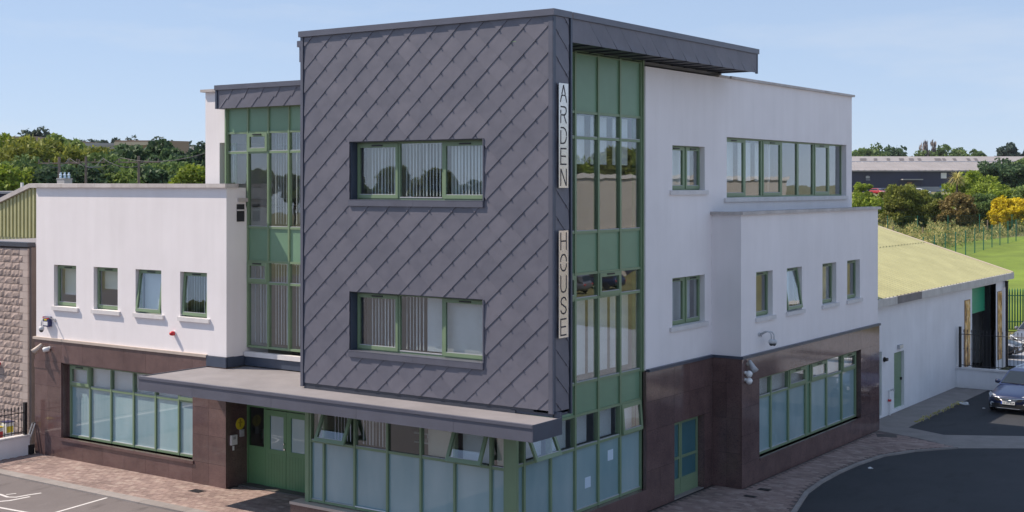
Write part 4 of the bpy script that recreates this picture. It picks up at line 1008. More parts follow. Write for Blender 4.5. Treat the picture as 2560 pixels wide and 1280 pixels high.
# cartons behind the railings
for k, (x, y, z, w_, h_, m_, lab) in enumerate(((-21.55, .72, .0, .30, 1.02, 'white_plastic', 'white carton behind the left railing, nearest the post'), (-21.55, .36, .0, .26, .90, 'plate_white', 'white carton with red label behind the left railing, middle'), (-21.55, .06, .0, .26, .92, 'blue_paint', 'blue carton behind the left railing, farthest from the post'))):
    e = empty('carton', (x, y, z), lab, 'carton', 'cartons behind the railing')
    MB().box(-.15, .15, -w_/2, w_/2, 0, h_).build('box_body', m_, e); MB().box(-.155, .155, -w_/2-.005, w_/2+.005, h_, h_+.03).build('lid', 'navy_box' if k != 1 else 'yellow_sign', e)
    MB().box(.15, .154, -w_/2+.03, w_/2-.03, h_-.32, h_-.12).build('label_patch', ('yellow_sign', 'red_plastic', 'white_plastic')[k], e)
mb = MB(); mb.add([(-40, -8, -.046), (-20.9, -8, -.046), (-20.9, 1.95, -.046), (-40, 1.95, -.046)], [(0, 1, 2, 3)]); tag(mb.build('neighbour_yard', 'concrete'), kind='structure')

# ================================================================== shed on the right
SH = empty('shed', (-.77, 31, 0), 'long white shed with pale yellow ribbed roof behind the office', 'building'); SO = Vector((-.77, 31, 0))
FSH = FE(-.77)
OPN = (35.3, 39.2, .02, 4.05)
mb = MB(SO); wall(mb, FSH, 21.02, 41.2, -.05, 4.25, [OPN, (23.05, 23.62, .05, 2.45), (24.98, 26.15, .08, 2.24)], .25); mb.build('wall', 'shed_white', SH)
MB(SO).box(-17, -.9, 40.95, 41.2, -.05, 4.3).poly([(-.9, 40.95, 4.3), (-9, 40.95, 6.9), (-17, 40.95, 4.3)], (0, .25, 0)).build('gable_wall', 'shed_white', SH)
MB(SO).box(-17, -16.8, 21.05, 41.2, -.05, 4.3).build('wall', 'shed_white', SH)
MB(SO).box(-17, -1.05, 21.05, 21.25, -.05, 5.2).build('wall', 'shed_white', SH)
MB(SO).box(-16.8, -1.05, 21.2, 41, -.05, .015).build('floor', 'interior_floor', SH)
def rib_roof(mb, x0, z0, x1, z1, y0, y1, pitch=.42, hh=.08):
    y = y0; prof = []
    while y < y1: prof += [(y, 0), (y+pitch*.34, 0), (y+pitch*.54, hh), (y+pitch*.80, hh)]; y += pitch
    n = len(prof); nx = 3
    mb.add([(x0+(x1-x0)*k/(nx-1), q[0], z0+(z1-z0)*k/(nx-1)+q[1]) for k in range(nx) for q in prof], [(k*n+i, k*n+i+1, (k+1)*n+i+1, (k+1)*n+i) for k in range(nx-1) for i in range(n-1)])
mb = MB(SO); rib_roof(mb, -.58, 4.40, -4.9, 5.76, 20.3, 41.3); mb.build('roof_sheet', 'shed_roof', SH)
mb = MB(SO); rib_roof(mb, -4.8, 5.755, -9, 7.08, 20.3, 41.3); mb.build('roof_sheet', 'shed_roof', SH)
mb = MB(SO); rib_roof(mb, -17.2, 4.40, -9, 7.08, 20.3, 41.3); mb.build('roof_sheet', 'shed_roof', SH)
MB(SO).poly([(-.55, 41.22, 4.33), (-9, 41.22, 7.0), (-9, 41.22, 7.17), (-.55, 41.22, 4.50)], (0, .22, 0)).build('verge_trim', 'cream_wall', SH)
yy = 21.05
for k, L in enumerate((3.6, 2.9, 2.6, 3.4, 3.6, 4.3)):
    MB(SO).box(-.77, -.52, yy+.004, yy+L-.004, 4.16, 4.455).build('gutter', ('gutter', 'concrete', 'gutter', 'gutter', 'gutter', 'gutter')[k], SH); yy += L
# roller opening
MB(SO).box(-1.35, -1.30, 35.3, 39.2, 2.75, 4.05).build('roller_door', 'roller_green', SH)
for k in range(9): MB(SO).box(-1.30, -1.285, 35.3, 39.2, 2.78+k*.14, 2.86+k*.14).build('roller_slat', 'roller_green', SH)
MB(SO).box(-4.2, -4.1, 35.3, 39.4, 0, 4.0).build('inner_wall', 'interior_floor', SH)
MB(SO).box(-1.4, -.78, 39.2, 39.26, 0, 4.05).build('jamb', 'dark_gap', SH)
MB(SO).box(-2.6, -1.7, 35.9, 36.8, 0, 1.15).build('crate_stack', 'timber', SH); MB(SO).box(-2.6, -1.9, 37.4, 38.4, 0, .8).build('crate_stack', 'plate_white', SH)
# green service doors
for u0, u1, v1 in ((23.07, 23.60, 2.43), (25.0, 26.13, 2.22)):
    D = MB(SO).fb(FSH, u0, u1, .08, v1, -.16, -.11).build('door', 'louvre_green', SH)
    if u1-u0 > .8:
        for k in range(8): MB(SO).fb(FSH, u0+.14, u1-.45, 1.25+k*.10, 1.31+k*.10, -.11, -.095).build('louvre', 'louvre_green', D)
        for k in range(4): MB(SO).fb(FSH, u0+.14, u1-.45, .3+k*.10, .36+k*.10, -.11, -.095).build('louvre', 'louvre_green', D)
        MB(SO).fb(FSH, u1-.16, u1-.08, 1.1, 1.2, -.11, -.05).build('handle', 'black', D)
def thing1(name, lab, cat, loc, parts):
    e = empty(name, loc, lab, cat)
    for n_, m_, f in parts:
        mb = MB(); f(mb); mb.build(n_, m_, e)
    return e
thing1('bulkhead_lamp', 'small oblong lamp over the green louvred shed door', 'lamp', (-.77, 25.55, 2.44), [('casing', 'gal_grey', lambda m: m.box(0, .09, -.22, .22, -.07, .08)), ('diffuser', 'blind_cream', lambda m: m.box(.09, .11, -.18, .18, -.05, .06))])
thing1('door_buzzer', 'small black box on the white shed wall near the office corner', 'box', (-.77, 23.85, 2.12), [('casing', 'black', lambda m: m.box(0, .14, -.1, .1, -.05, .06)), ('bracket', 'iron_black', lambda m: m.box(0, .05, -.04, .04, -.09, .09))])
thing1('standpipe', 'white standpipe with a tap against the shed wall', 'pipe', (-.70, 24.3, -.03), [('pipe', 'white_plastic', lambda m: m.tube([(0, 0, 0), (0, 0, .55), (-.02, .05, .95)], .035, 8)), ('tap', 'gal_grey', lambda m: m.tube([(-.02, .05, .92), (.1, .1, .98), (.13, .12, .9)], .03, 8)), ('clip', 'red_plastic', lambda m: m.box(-.05, .04, -.06, .06, .52, .60))])
for lab, y0, y1, z0, z1, m_ in (('tall amber picture panel left of the shed opening', 34.16, 34.90, .70, 3.58, 'print_a'), ('tall amber picture panel right of the shed opening', 39.45, 40.1, .45, 3.62, 'print_b')):
    e = empty('picture_panel', (-.77, (y0+y1)/2, z0), lab, 'poster', 'picture panels on the shed'); o = Vector(e.location)
    MB(o).box(-.768, -.74, y0-.03, y1+.03, z0-.03, z1+.03).build('backing', 'wood', e); MB(o).box(-.74, -.733, y0, y1, z0, z1).build('print', m_, e)
thing1('bulkhead_lamp', 'white square lamp at the far end of the shed wall', 'lamp', (-.77, 40.6, 3.95), [('casing', 'white_plastic', lambda m: m.box(0, .08, -.2, .2, -.16, .16)), ('diffuser', 'gal_grey', lambda m: m.box(.08, .1, -.15, .15, -.11, .11))])
# yard wall and railing across the yard
yw = empty('yard_wall', (2, 33, 0), 'low white yard wall with black railings beyond the parked car', 'wall'); YO = Vector((2, 33, 0))
MB(YO).box(-.76, 9, 32.9, 33.12, -.1, .74).build('wall_body', 'shed_white', yw); MB(YO).box(-.76, 9, 32.86, 33.16, .74, .82).build('wall_cap', 'sill_stone', yw)
railing('railing', (-.62, 33.0, 0), (4.6, 33.0, 0), .82, 2.45, 'black spiked railing on the low yard wall in front of the shed opening', .16)
thing1('gate_post', 'tall black post against the far corner of the shed', 'post', (-.60, 40.45, 0), [('post', 'iron_black', lambda m: m.box(-.055, .055, -.055, .055, 0, 4.05)), ('cap', 'iron_black', lambda m: m.box(-.07, .07, -.07, .07, 4.05, 4.10))])

# ================================================================== cars
def car(name, loc, rz, paint, label, plate=None):
    e = empty(name, loc, label, 'car', 'parked cars', rz)
    st = [(-2.33, .50, .42, .60, .62), (-2.27, .72, .30, .62, .70), (-2.12, .83, .22, .66, .76), (-1.75, .875, .19, .74, .84), (-1.25, .89, .18, .82, .92), (-.88, .895, .18, .90, .99), (-.2, .90, .18, .94, 1.0), (.8, .90, .18, .95, 1.0), (1.6, .89, .2, .95, 1.0), (2.05, .86, .24, .93, .99), (2.25, .78, .34, .88, .95), (2.32, .66, .42, .80, .86)]
    v = []; f = []; n = None
    for y, hw, zb, zs, zt in st:
        h = [(0, zb), (hw*.82, zb), (hw*.97, zb+.10), (hw, (zb+zs)/2), (hw*.985, zs-.08), (hw*.94, zs), (hw*.62, zt-.008), (0, zt)]
        ringp = h+[(-a, b) for a, b in h[-2:0:-1]]; n = len(ringp); v += [(a, y, b) for a, b in ringp]
    for k in range(len(st)-1): f += [(k*n+i, k*n+(i+1) % n, (k+1)*n+(i+1) % n, (k+1)*n+i) for i in range(n)]
    f += [tuple(range(n))[::-1], tuple((len(st)-1)*n+i for i in range(n))]
    m_ = MB(); m_.v = v; m_.f = f; body = m_.build('body', paint, e, True)
    sub = body.modifiers.new('s', 'SUBSURF'); sub.levels = sub.render_levels = 1
    # cabin: roof and pillars, with glass panels a little proud
    lo = [(-.80, -.98), (.80, -.98), (.80, 2.12), (-.80, 2.12)]; mi = [(-.64, -.16), (.64, -.16), (.64, 1.86), (-.64, 1.86)]; hi = [(-.53, .12), (.53, .12), (.53, 1.70), (-.53, 1.70)]
    m_ = MB(); m_.add([(*p, .93) for p in lo]+[(*p, 1.40) for p in mi]+[(*p, 1.475) for p in hi], [(0, 1, 5, 4), (1, 2, 6, 5), (2, 3, 7, 6), (3, 0, 4, 7), (4, 5, 9, 8), (5, 6, 10, 9), (6, 7, 11, 10), (7, 4, 8, 11), (8, 9, 10, 11)])
    m_.build('cabin', paint, e, False)
    def panel(nm, q, mt, n_):
        m2 = MB(); nn = Vector(n_).normalized()*.012; m2.add([Vector(p)+nn for p in q]+[Vector(p)-nn for p in q], [(0, 1, 2, 3), (7, 6, 5, 4), (0, 4, 5, 1), (1, 5, 6, 2), (2, 6, 7, 3), (3, 7, 4, 0)]); return m2.build(nm, mt, e)
    panel('windscreen', [(-.72, -.90, .985), (.72, -.90, .985), (.585, -.20, 1.378), (-.585, -.20, 1.378)], 'car_glass', (0, -.5, .87))
    panel('rear_window', [(-.70, 2.07, .99), (.70, 2.07, .99), (.58, 1.88, 1.38), (-.58, 1.88, 1.38)], 'car_glass', (0, .9, .4))
    for s in (-1, 1):
        for y0, y1, a, b in ((-.66, .50, -.02, .50), (.56, 1.42, .56, 1.36), (1.50, 1.98, 1.44, 1.78)):
            panel('side_window', [(s*.79, y0, .985), (s*.79, y1, .985), (s*.652, b, 1.37), (s*.652, a, 1.37)], 'car_glass', (s, 0, .35))
        MB().tube([(s*.50, .25, 1.475), (s*.50, .3, 1.51), (s*.50, 1.6, 1.51), (s*.50, 1.65, 1.475)], .016, 6).build('roof_rail', 'chrome', e)
        mr = MB().lathe((s*.93, -.62, 1.00), [(.0, -.10), (.07, -.09), (.085, 0), (.07, .09), (0, .10)], (1, 0, 0), 12).build('mirror', paint, e, True)
        MB().box(s*.93-.07, s*.93+.07, -.555, -.545, .95, 1.05).build('mirror_glass', 'lens', mr)
        hl = MB().add([(s*.40, -2.285, .60), (s*.70, -2.235, .60), (s*.83, -2.02, .68), (s*.845, -1.78, .76), (s*.70, -2.10, .755), (s*.50, -2.22, .70), (s*.45, -2.1, .60), (s*.78, -1.8, .62)], [(0, 1, 5), (1, 2, 4, 5), (2, 3, 4), (0, 5, 6), (5, 4, 3, 7, 6), (0, 6, 7, 1), (1, 7, 2), (2, 7, 3)]).build('headlight', 'lens', e)
        MB().lathe((s*.62, -2.262, .66), [(.05, 0), (.045, .015), (0, .02)], (0, -1, 0), 12).build('bulb', 'chrome', hl)
        MB().lathe((s*.62, -2.275, .36), [(.085, 0), (.07, .02), (0, .025)], (s*.25, -1, 0), 12).build('fog_lamp', 'lens', e)
        MB().box(s*.62-.16, s*.62+.16, 2.20, 2.30, .66, .82).build('tail_light', 'red_plastic', e)
        for y in (-1.42, 1.36):
            w_ = MB().lathe((s*.73, y, .315), [(.20, -.02), (.30, 0), (.315, .04), (.315, .15), (.30, .19), (.21, .195)], (s, 0, 0), 20).build('wheel', 'tyre', e)
            rm = MB().lathe((s*.73, y, .315), [(.215, .17), (.20, .19), (.06, .175), (.0, .18)], (s, 0, 0), 20)
            rm.build('rim', 'gal_grey', w_)
            MB().lathe((s*.72, y, .335), [(.37, .16), (.385, .178), (.33, .178), (.33, .16)], (s, 0, 0), 24).build('wheel_arch', 'car_trim', e)
    gr = MB().add([(-.56, -2.325, .60), (.56, -2.325, .60), (.44, -2.335, .50), (-.44, -2.335, .50), (-.56, -2.2, .60), (.56, -2.2, .60), (.44, -2.2, .50), (-.44, -2.2, .50)], [(0, 1, 2, 3), (4, 5, 1, 0), (3, 2, 6, 7), (0, 3, 7, 4), (1, 5, 6, 2)]).build('grille', 'car_trim', e)
    for z_, hw in ((.605, .60), (.575, .54), (.54, .49), (.503, .44)):
        MB().tube([(-hw, -2.29, z_+.025), (-hw*.5, -2.338, z_), (0, -2.352, z_-.008), (hw*.5, -2.338, z_), (hw, -2.29, z_+.025)], .011 if z_ < .6 else .017, 6).build('grille_bar', 'chrome', gr, True)
    bd = MB(); bd.tube([(.085*math.cos(t_*math.pi/8), -2.372, .565+.058*math.sin(t_*math.pi/8)) for t_ in range(17)], .008, 6); bd.tube([(.035*math.cos(t_*math.pi/8), -2.372, .565+.05*math.sin(t_*math.pi/8)) for t_ in range(17)], .006, 6); bd.tube([(.07*math.cos(t_*math.pi/8), -2.372, .588+.02*math.sin(t_*math.pi/8)) for t_ in range(17)], .006, 6)
    bd.build('badge', 'chrome', gr)
    MB().box(-.62, .62, -2.335, -2.2, .245, .40).build('lower_intake', 'car_trim', e)
    MB().tube([(-.70, -2.26, .245), (-.4, -2.325, .228), (.4, -2.325, .228), (.70, -2.26, .245)], .014, 6).build('bumper_strip', 'chrome', e)
    pl = MB().box(-.26, .26, -2.362, -2.345, .385, .495).build('number_plate', 'plate_white', e)
    MB().box(-.26, -.215, -2.3635, -2.361, .386, .494).build('plate_band', 'plate_blue', pl)
    if plate:
        t_ = obj('plate_text', text_mesh(plate, .10, .001, 'plate_text', 'black'), pl, (.02, -2.364, .44)); t_.rotation_euler = (R(90), 0, 0)
    for s in (-1, 1): MB().tube([(s*.05, -.93, .995), (s*.05+s*.5, -.86, 1.01)], .010, 5).build('wiper', 'car_trim', e)
    return e
car('car', (3.02, 29.45, -.05), R(-3), 'paint_slate', 'slate blue estate car parked by the low yard wall', '12 LH 824')
car('car', (-1.45, 50.0, -.04), R(-5), 'paint_silver', 'silver grey car seen through the railings beyond the shed')
car('car', (-3.35, 44.7, -.04), R(86), 'paint_black', 'black car half hidden behind the shed corner post')

# ================================================================== litter on the ground
def litter(x, y, lab, r, ringed=False):
    e = empty('litter', (x, y, -.045), lab, 'litter'); mb = MB()
    if ringed: mb.tube([(r*math.cos(k*math.pi/6), r*.7*math.sin(k*math.pi/6), .04+.02*math.sin(k)) for k in range(13)], .035, 6)
    else:
        bm = bmesh.new(); bmesh.ops.create_icosphere(bm, subdivisions=2, radius=r)
        for v_ in bm.verts: v_.co *= random.uniform(.55, 1.1); v_.co.z = abs(v_.co.z)*.6
        mb.add([v_.co for v_ in bm.verts], [tuple(q.index for q in f_.verts) for f_ in bm.faces]); bm.free()
    mb.build('scrap', 'white_plastic', e); MB().box(r*.8, r*1.3, -.02, .03, 0, .012).build('shred', 'white_plastic', e)
litter(1.98, 14.76, 'white paper scrap on the dark asphalt bend', .07)
litter(.80, 28.5, 'white plastic ring lying on the asphalt beside the shed path', .20, True)
litter(1.74, 28.0, 'tiny white scrap on asphalt near the parked slate car', .05)

# ================================================================== fences
def palisade():
    e = empty('palisade_fence', ground(2540, 76), 'green palisade fence standing on the grass beyond the shed', 'fence'); o = e.location.copy()
    p0, p1 = ground(2490, 76), ground(2760, 76); L = (p1-p0).length; d = (p1-p0).normalized()
    m1 = MB().box(-.035, .035, -.02, .02, 0, 2.25); m1.add([(-.035, -.02, 2.25), (.035, -.02, 2.25), (.035, .02, 2.25), (-.035, .02, 2.25), (0, 0, 2.4)], [(0, 1, 4), (1, 2, 4), (2, 3, 4), (3, 0, 4)]); me = m1.mesh('pale', 'palisade')
    n = int(L/.155)
    for k in range(n): obj('pale', me, e, p0+d*(k*.155)-o)
    for z_ in (.45, 1.95): MB().tube([p0+Vector((0, .04, z_))-o, p1+Vector((0, .04, z_))-o], .03, 6).build('rail', 'palisade', e)
palisade()
def mesh_fence(name, stops, lab, H=2.4):
    pts = [ground(px, d) for px, d in stops]; e = empty(name, pts[0], lab, 'fence'); o = pts[0]
    me = MB().box(-.04, .04, -.04, .04, -.1, H).mesh('post', 'fence_green')
    for p in pts: obj('post', me, e, p-o)
    for a, b in zip(pts, pts[1:]):
        mb = MB(); L = (b-a).length; n = int(L/.2); u_ = (b-a)/L
        for k in range(1, n):
            q = a+u_*(k*.2)-o; mb.box(q.x-.003, q.x+.003, q.y-.003, q.y+.003, q.z+.05, q.z+H-.05)
        for z_ in (.1, .8, 1.5, H-.1): mb.tube([a-o+Vector((0, 0, z_)), b-o+Vector((0, 0, z_))], .004, 4)
        mb.build('mesh_panel', 'fence_green', e)
mesh_fence('mesh_fence', [(2308, 112), (2336, 114), (2363, 117), (2389, 119), (2414, 121), (2437, 124), (2459, 127), (2480, 130), (2500, 133), (2520, 136), (2540, 139), (2562, 142), (2590, 145)], 'near dark green mesh fence running along the edge of the mown field')
mesh_fence('mesh_fence', [(2160, 146), (2219, 146), (2294, 146), (2370, 147), (2449, 148), (2530, 148), (2600, 149)], 'far green mesh fence on posts in front of the shrubs')
for k, (px, d) in enumerate(((2233, 140), (2307, 139), (2469, 150), (2542, 148))):
    p = ground(px, d); e = empty('timber_post', p, ('short weathered timber post at the fence, nearest the shed roof', 'short timber post in rough grass, second from the shed', 'timber post behind the near mesh fence, third from the shed', 'timber post at the right picture edge by the mesh fence')[k], 'post', 'timber posts')
    MB().tube([(0, 0, -.1), (0, 0, 1.55)], .07, 8).build('shaft', 'timber', e); MB().lathe((0, 0, 1.55), [(.075, 0), (.05, .05), (0, .06)], (0, 0, 1), 8).build('top', 'timber', e)

# ================================================================== plants
def cards(centers, size, stretch=1.0, upright=0.0):
    n = len(centers); nrm = rng.normal(size=(n, 3)); nrm[:, 2] += .5; nrm /= np.linalg.norm(nrm, axis=1)[:, None]
    a = np.cross(nrm, rng.normal(size=(n, 3))); a /= np.linalg.norm(a, axis=1)[:, None]
    if upright: a = a*(1-upright)+np.array([0, 0, 1.])*upright; a /= np.linalg.norm(a, axis=1)[:, None]
    b = np.cross(nrm, a); b /= np.linalg.norm(b, axis=1)[:, None]+1e-9
    s = size*rng.uniform(.6, 1.3, n)[:, None]
    a = a*s*stretch; b = b*s*.55
    bend = nrm*s*.12
    v = np.stack([centers-a, centers+b+bend, centers+a, centers-b+bend], 1).reshape(-1, 3)
    f = np.arange(n*4).reshape(n, 4)
    return v, f
def mesh_np(name, v, f, m):
    me = bpy.data.meshes.new(name); nv, nf = len(v), len(f)
    me.vertices.add(nv); me.vertices.foreach_set('co', np.asarray(v, np.float32).ravel())
    me.loops.add(nf*4); me.loops.foreach_set('vertex_index', np.asarray(f, np.int32).ravel())
    me.polygons.add(nf); me.polygons.foreach_set('loop_start', np.arange(nf, dtype=np.int32)*4)
    me.update(calc_edges=True); me.materials.append(MATS[m]); return me
def crown_pts(rx, rz, z0, nb, per, spread=.36, flat=0.0, hollow=.45):
    """leaf clumps spread through an uneven crown: big lobes, each with its own sub clumps"""
    out = []
    for _ in range(nb):
        d = rng.normal(size=3); d /= np.linalg.norm(d); r = rng.uniform(hollow, 1.0)**.6
        c = d*r*np.array([rx, rx, rz])*rng.uniform(.72, 1.06)
        s = rng.uniform(.5, 1.15)*spread*min(rx, rz)
        q = rng.normal(size=(per, 3)); q /= np.linalg.norm(q, axis=1)[:, None]; q *= (rng.uniform(.25, 1, per)**.5)[:, None]*s; q[:, 2] *= .75
        out.append(c+q)
    p = np.concatenate(out); p[:, 2] += z0+rz
    return p[p[:, 2] > z0*.2+.05]
def tree(name, loc, rx, h, m, label, cat='tree', group=None, trunk=.28, leaf=.2, nb=46, per=150, stretch=1.0, upright=0.0, spread=.36, wide=1.0):
    e = empty(name, loc, label, cat, group); rz = h*(1-trunk)/2
    p = crown_pts(rx, rz, h*trunk, nb, per, spread); v, f = cards(p, leaf, stretch, upright)
    o = obj('crown', mesh_np('crown', v, f, m), e)
    mb = MB(); th_ = h*(trunk+.3); r = max(.06, h*.018)
    mb.tube([(0, 0, -.3), (.03*h*random.uniform(-1, 1), .02*h, th_*.5), (0, 0, th_)], r, 7, r*.45)
    for k in range(5):
        a = k*1.256+random.random(); zz = h*trunk*random.uniform(.6, 1.4)
        mb.tube([(0, 0, zz), (math.cos(a)*rx*.35, math.sin(a)*rx*.35, zz+rz*.5), (math.cos(a)*rx*.65, math.sin(a)*rx*.65, zz+rz*.95)], r*.5, 5, r*.12)
    mb.build('trunk', 'bark', e); return e
GL = 'trees in the belt behind the white wing'
def T(px, top, d, rx, m, label, kind='tree', **kw):      # tree whose top shows at image row `top`
    g = ground(px, d, 0); g.z = th(d); zt = CZ+(HY-top)*d/FPX
    return tree(kind, g, rx, (zt-g.z)*(1.03 if d < 400 else 1.12), m, label, **kw)
# left belt, back to front
T(6, 338, 240, 5.0, 'leaf_blue', 'dark tree above the tan building at the left picture edge', nb=30, per=90, leaf=.42)
T(98, 328, 235, 6.5, 'leaf_blue', 'tall dark conifer like tree behind the yellow green trees', nb=44, per=110, leaf=.42)
T(140, 341, 220, 5.0, 'leaf_mid', 'rounded olive green tree beside the tall dark tree', nb=30, per=90, leaf=.4)
T(212, 352, 300, 6.0, 'leaf_blue', 'small dark far tree left of the grey flat roof', nb=24, per=80, leaf=.45)
T(240, 351, 320, 8.0, 'leaf_blue', 'dark far tree over the middle of the grey flat roof', nb=30, per=80, leaf=.45)
T(300, 350, 330, 8.0, 'leaf_blue', 'dark far tree just above the cream roof edge', nb=30, per=80, leaf=.45)
T(415, 345, 330, 13.0, 'leaf_blue', 'broad dark far tree above the brown flat roofed building', nb=50, per=90, leaf=.5, trunk=.1)
T(478, 358, 330, 9.0, 'leaf_blue', 'dark far tree right of the brown flat roofed building', nb=30, per=80, leaf=.5, trunk=.1)
kw = dict(group=GL, trunk=.5, nb=64, per=190, spread=.42)
T(-15, 362, 104, 2.97, 'leaf_lime', 'yellow green tree cut by the left picture edge', leaf=.2, **kw)
T(52, 358, 98, 2.97, 'leaf_olive', 'olive yellow willow like tree at the far left', leaf=.17, stretch=1.7, upright=.4, **kw)
T(108, 362, 96, 2.48, 'leaf_olive', 'olive willow like tree right of the first olive tree', leaf=.17, stretch=1.7, upright=.4, **kw)
T(80, 410, 88, 2.97, 'leaf_mid', 'dark green low tree in front of the olive trees', leaf=.18, **kw)
T(158, 347, 110, 2.39, 'leaf_light', 'tall light green tree rising above the tree belt', leaf=.24, **kw)
T(205, 362, 106, 2.15, 'leaf_light', 'light green tree right of the tallest pale tree', leaf=.22, **kw)
T(190, 400, 100, 2.48, 'leaf_mid', 'mid green tree under the pale trees behind the power pole', leaf=.2, **kw)
T(252, 372, 104, 2.31, 'leaf_olive', 'grey olive tree in front of the grey flat roof', leaf=.18, **kw)
T(268, 402, 98, 2.31, 'leaf_mid', 'mid green tree left of the dark large leaved trees', leaf=.2, **kw)
T(318, 372, 104, 2.56, 'leaf_dark', 'dark large leaved tree in front of the cream roof edge', leaf=.3, **kw)
T(366, 376, 102, 2.56, 'leaf_dark', 'dark large leaved tree behind the right power pole', leaf=.3, **kw)
T(345, 418, 94, 2.31, 'leaf_mid', 'low green tree under the power lines', leaf=.2, **kw)
T(420, 384, 102, 2.64, 'leaf_dark', 'dark tree in front of the brown building wall', leaf=.28, **kw)
T(470, 381, 100, 2.56, 'leaf_dark', 'dark tree left of the upper white wall', leaf=.28, **kw)
T(512, 378, 100, 2.48, 'leaf_blue', 'blue green dark tree touching the upper white wall', leaf=.26, **kw)
T(445, 425, 92, 2.15, 'leaf_mid', 'low mid green tree right of the power pole', leaf=.2, **kw)
T(130, 428, 86, 2.48, 'leaf_dark', 'dark low tree behind the grey transformer', leaf=.2, **kw)
T(15, 430, 84, 2.31, 'leaf_lime', 'low lime green tree over the dark blue unit roof', leaf=.2, **kw)
T(235, 425, 88, 2.31, 'leaf_dark', 'dark low tree between the two left power poles', leaf=.2, **kw)
T(300, 432, 88, 2.15, 'leaf_light', 'low light green tree left of the right power pole', leaf=.2, **kw)
T(492, 432, 86, 1.98, 'leaf_lime', 'low yellow green shrub top beside the upper white wall', leaf=.18, **kw)
T(395, 428, 90, 2.31, 'leaf_dark', 'dark low tree right of the right power pole', leaf=.2, **kw)
# right hand shrubs
GR = 'shrubs beyond the mesh fences'
kw = dict(cat='shrub', group=GR, trunk=.02, kind='shrub')
T(2158, 456, 168, 1.6, 'leaf_lime', 'yellow green shrub beside the white parapet corner', nb=40, per=140, leaf=.17, **kw)
T(2165, 485, 158, 2.6, 'leaf_lime', 'low yellow green shrub under the first one by the parapet', nb=44, per=140, leaf=.15, stretch=1.5, upright=.4, **kw)
T(2262, 461, 160, 3.1, 'leaf_olive', 'big round olive green bush in the middle distance', nb=90, per=190, leaf=.15, stretch=1.8, upright=.4, spread=.34, **kw)
T(2325, 490, 158, 1.9, 'leaf_olive', 'smaller olive shrub leaning on the big round bush', nb=40, per=130, leaf=.15, stretch=1.6, upright=.4, **kw)
T(2385, 487, 157, 2.9, 'leaf_brown', 'russet brown shrub right of the round olive bush', nb=80, per=150, leaf=.17, **kw)
T(2340, 474, 200, 1.6, 'leaf_mid', 'small green shrub in front of the white van', nb=26, per=100, leaf=.2, **kw)
T(2430, 436, 172, 3.6, 'leaf_lime', 'tall lime green bush right of the palm', nb=70, per=150, leaf=.19, stretch=1.5, upright=.3, **kw)
T(2478, 455, 166, 3.6, 'leaf_lime', 'broad lime green bush in front of the dark tree', nb=80, per=160, leaf=.18, **kw)
T(2455, 486, 160, 2.3, 'leaf_mid', 'mid green shrub between russet shrub and yellow gorse', nb=50, per=140, leaf=.18, **kw)
T(2548, 470, 163, 2.4, 'leaf_light', 'light green shrub above the yellow gorse at the right edge', nb=44, per=140, leaf=.18, **kw)
T(2525, 490, 155, 2.7, 'leaf_yellow', 'bright yellow flowering gorse bush near the right edge', nb=70, per=150, leaf=.16, **kw)
T(2580, 497, 154, 2.4, 'leaf_yellow', 'second yellow gorse bush cut by the right edge', nb=60, per=150, leaf=.16, **kw)
T(2510, 398, 205, 4.4, 'leaf_dark', 'dark green tree standing in front of the warehouse', nb=60, per=160, leaf=.28, group=None, trunk=.1)
T(2555, 392, 212, 4.6, 'leaf_mid', 'green tree at the right edge in front of the warehouse', nb=60, per=160, leaf=.28, trunk=.1)
T(2470, 420, 200, 2.6, 'leaf_dark', 'smaller dark tree left of the dark green warehouse tree', nb=44, per=140, leaf=.26, trunk=.1)
# palm like cordyline
pg = ground(2392, 170); e = empty('cabbage_palm', pg, 'spiky cabbage palm among the lime green bushes', 'palm')
zt = CZ+(HY-450)*170/FPX-pg.z
MB().tube([(0, 0, -.2), (.1, 0, zt*.5), (0, 0, zt)], .22, 8, .14).build('trunk', 'bark', e)
vv = []; ff = []
for k in range(130):
    a = random.random()*6.283; el = random.uniform(-.7, 1.2); L = random.uniform(1.2, 1.7); d = Vector((math.cos(a)*math.cos(el), math.sin(a)*math.cos(el), math.sin(el))); s = Vector((-math.sin(a), math.cos(a), 0))*.055
    o = Vector((0, 0, zt)); m_ = o+d*L*.55+Vector((0, 0, .12)); t_ = o+d*L-Vector((0, 0, .25)); b = len(vv)
    vv += [o-s*.5, o+s*.5, m_+s, m_-s, t_+s*.15, t_-s*.15]; ff += [(b, b+1, b+2, b+3), (b+3, b+2, b+4, b+5)]
m_ = MB(); m_.v = [tuple(p) for p in vv]; m_.f = ff; m_.build('fronds', 'leaf_straw', e)
# far tree line beyond the warehouse
for px, top, d, rx, m_, lab in ((2150, 385, 470, 9, 'leaf_mid', 'far green tree at the left end of the warehouse roof'), (2185, 374, 480, 10, 'leaf_mid', 'far broad green tree over the warehouse roof, second from left'), (2215, 377, 490, 8, 'leaf_dark', 'far green tree over the warehouse roof, third from left'), (2330, 377, 520, 8, 'leaf_mid', 'far tree beside the bare grey poplar'), (2360, 381, 520, 9, 'leaf_mid', 'far low tree right of the bare poplar'), (2395, 380, 520, 9, 'leaf_mid', 'far low tree over the middle of the warehouse ridge'), (2432, 374, 500, 6, 'leaf_mid', 'far loose tree right of the ridge middle'), (2525, 368, 480, 5, 'leaf_blue', 'far ragged pine over the right part of the warehouse'), (2560, 380, 480, 5, 'leaf_blue', 'far pine at the right edge over the warehouse')):
    T(px, top, d, rx, m_, lab, nb=34, per=80, leaf=.75, trunk=.08, group='far trees beyond the warehouse')
T(2322, 359, 520, 4, 'twig', 'bare grey brown poplar above the warehouse roof', nb=20, per=34, leaf=.5, stretch=2.6, upright=.8, trunk=.1)
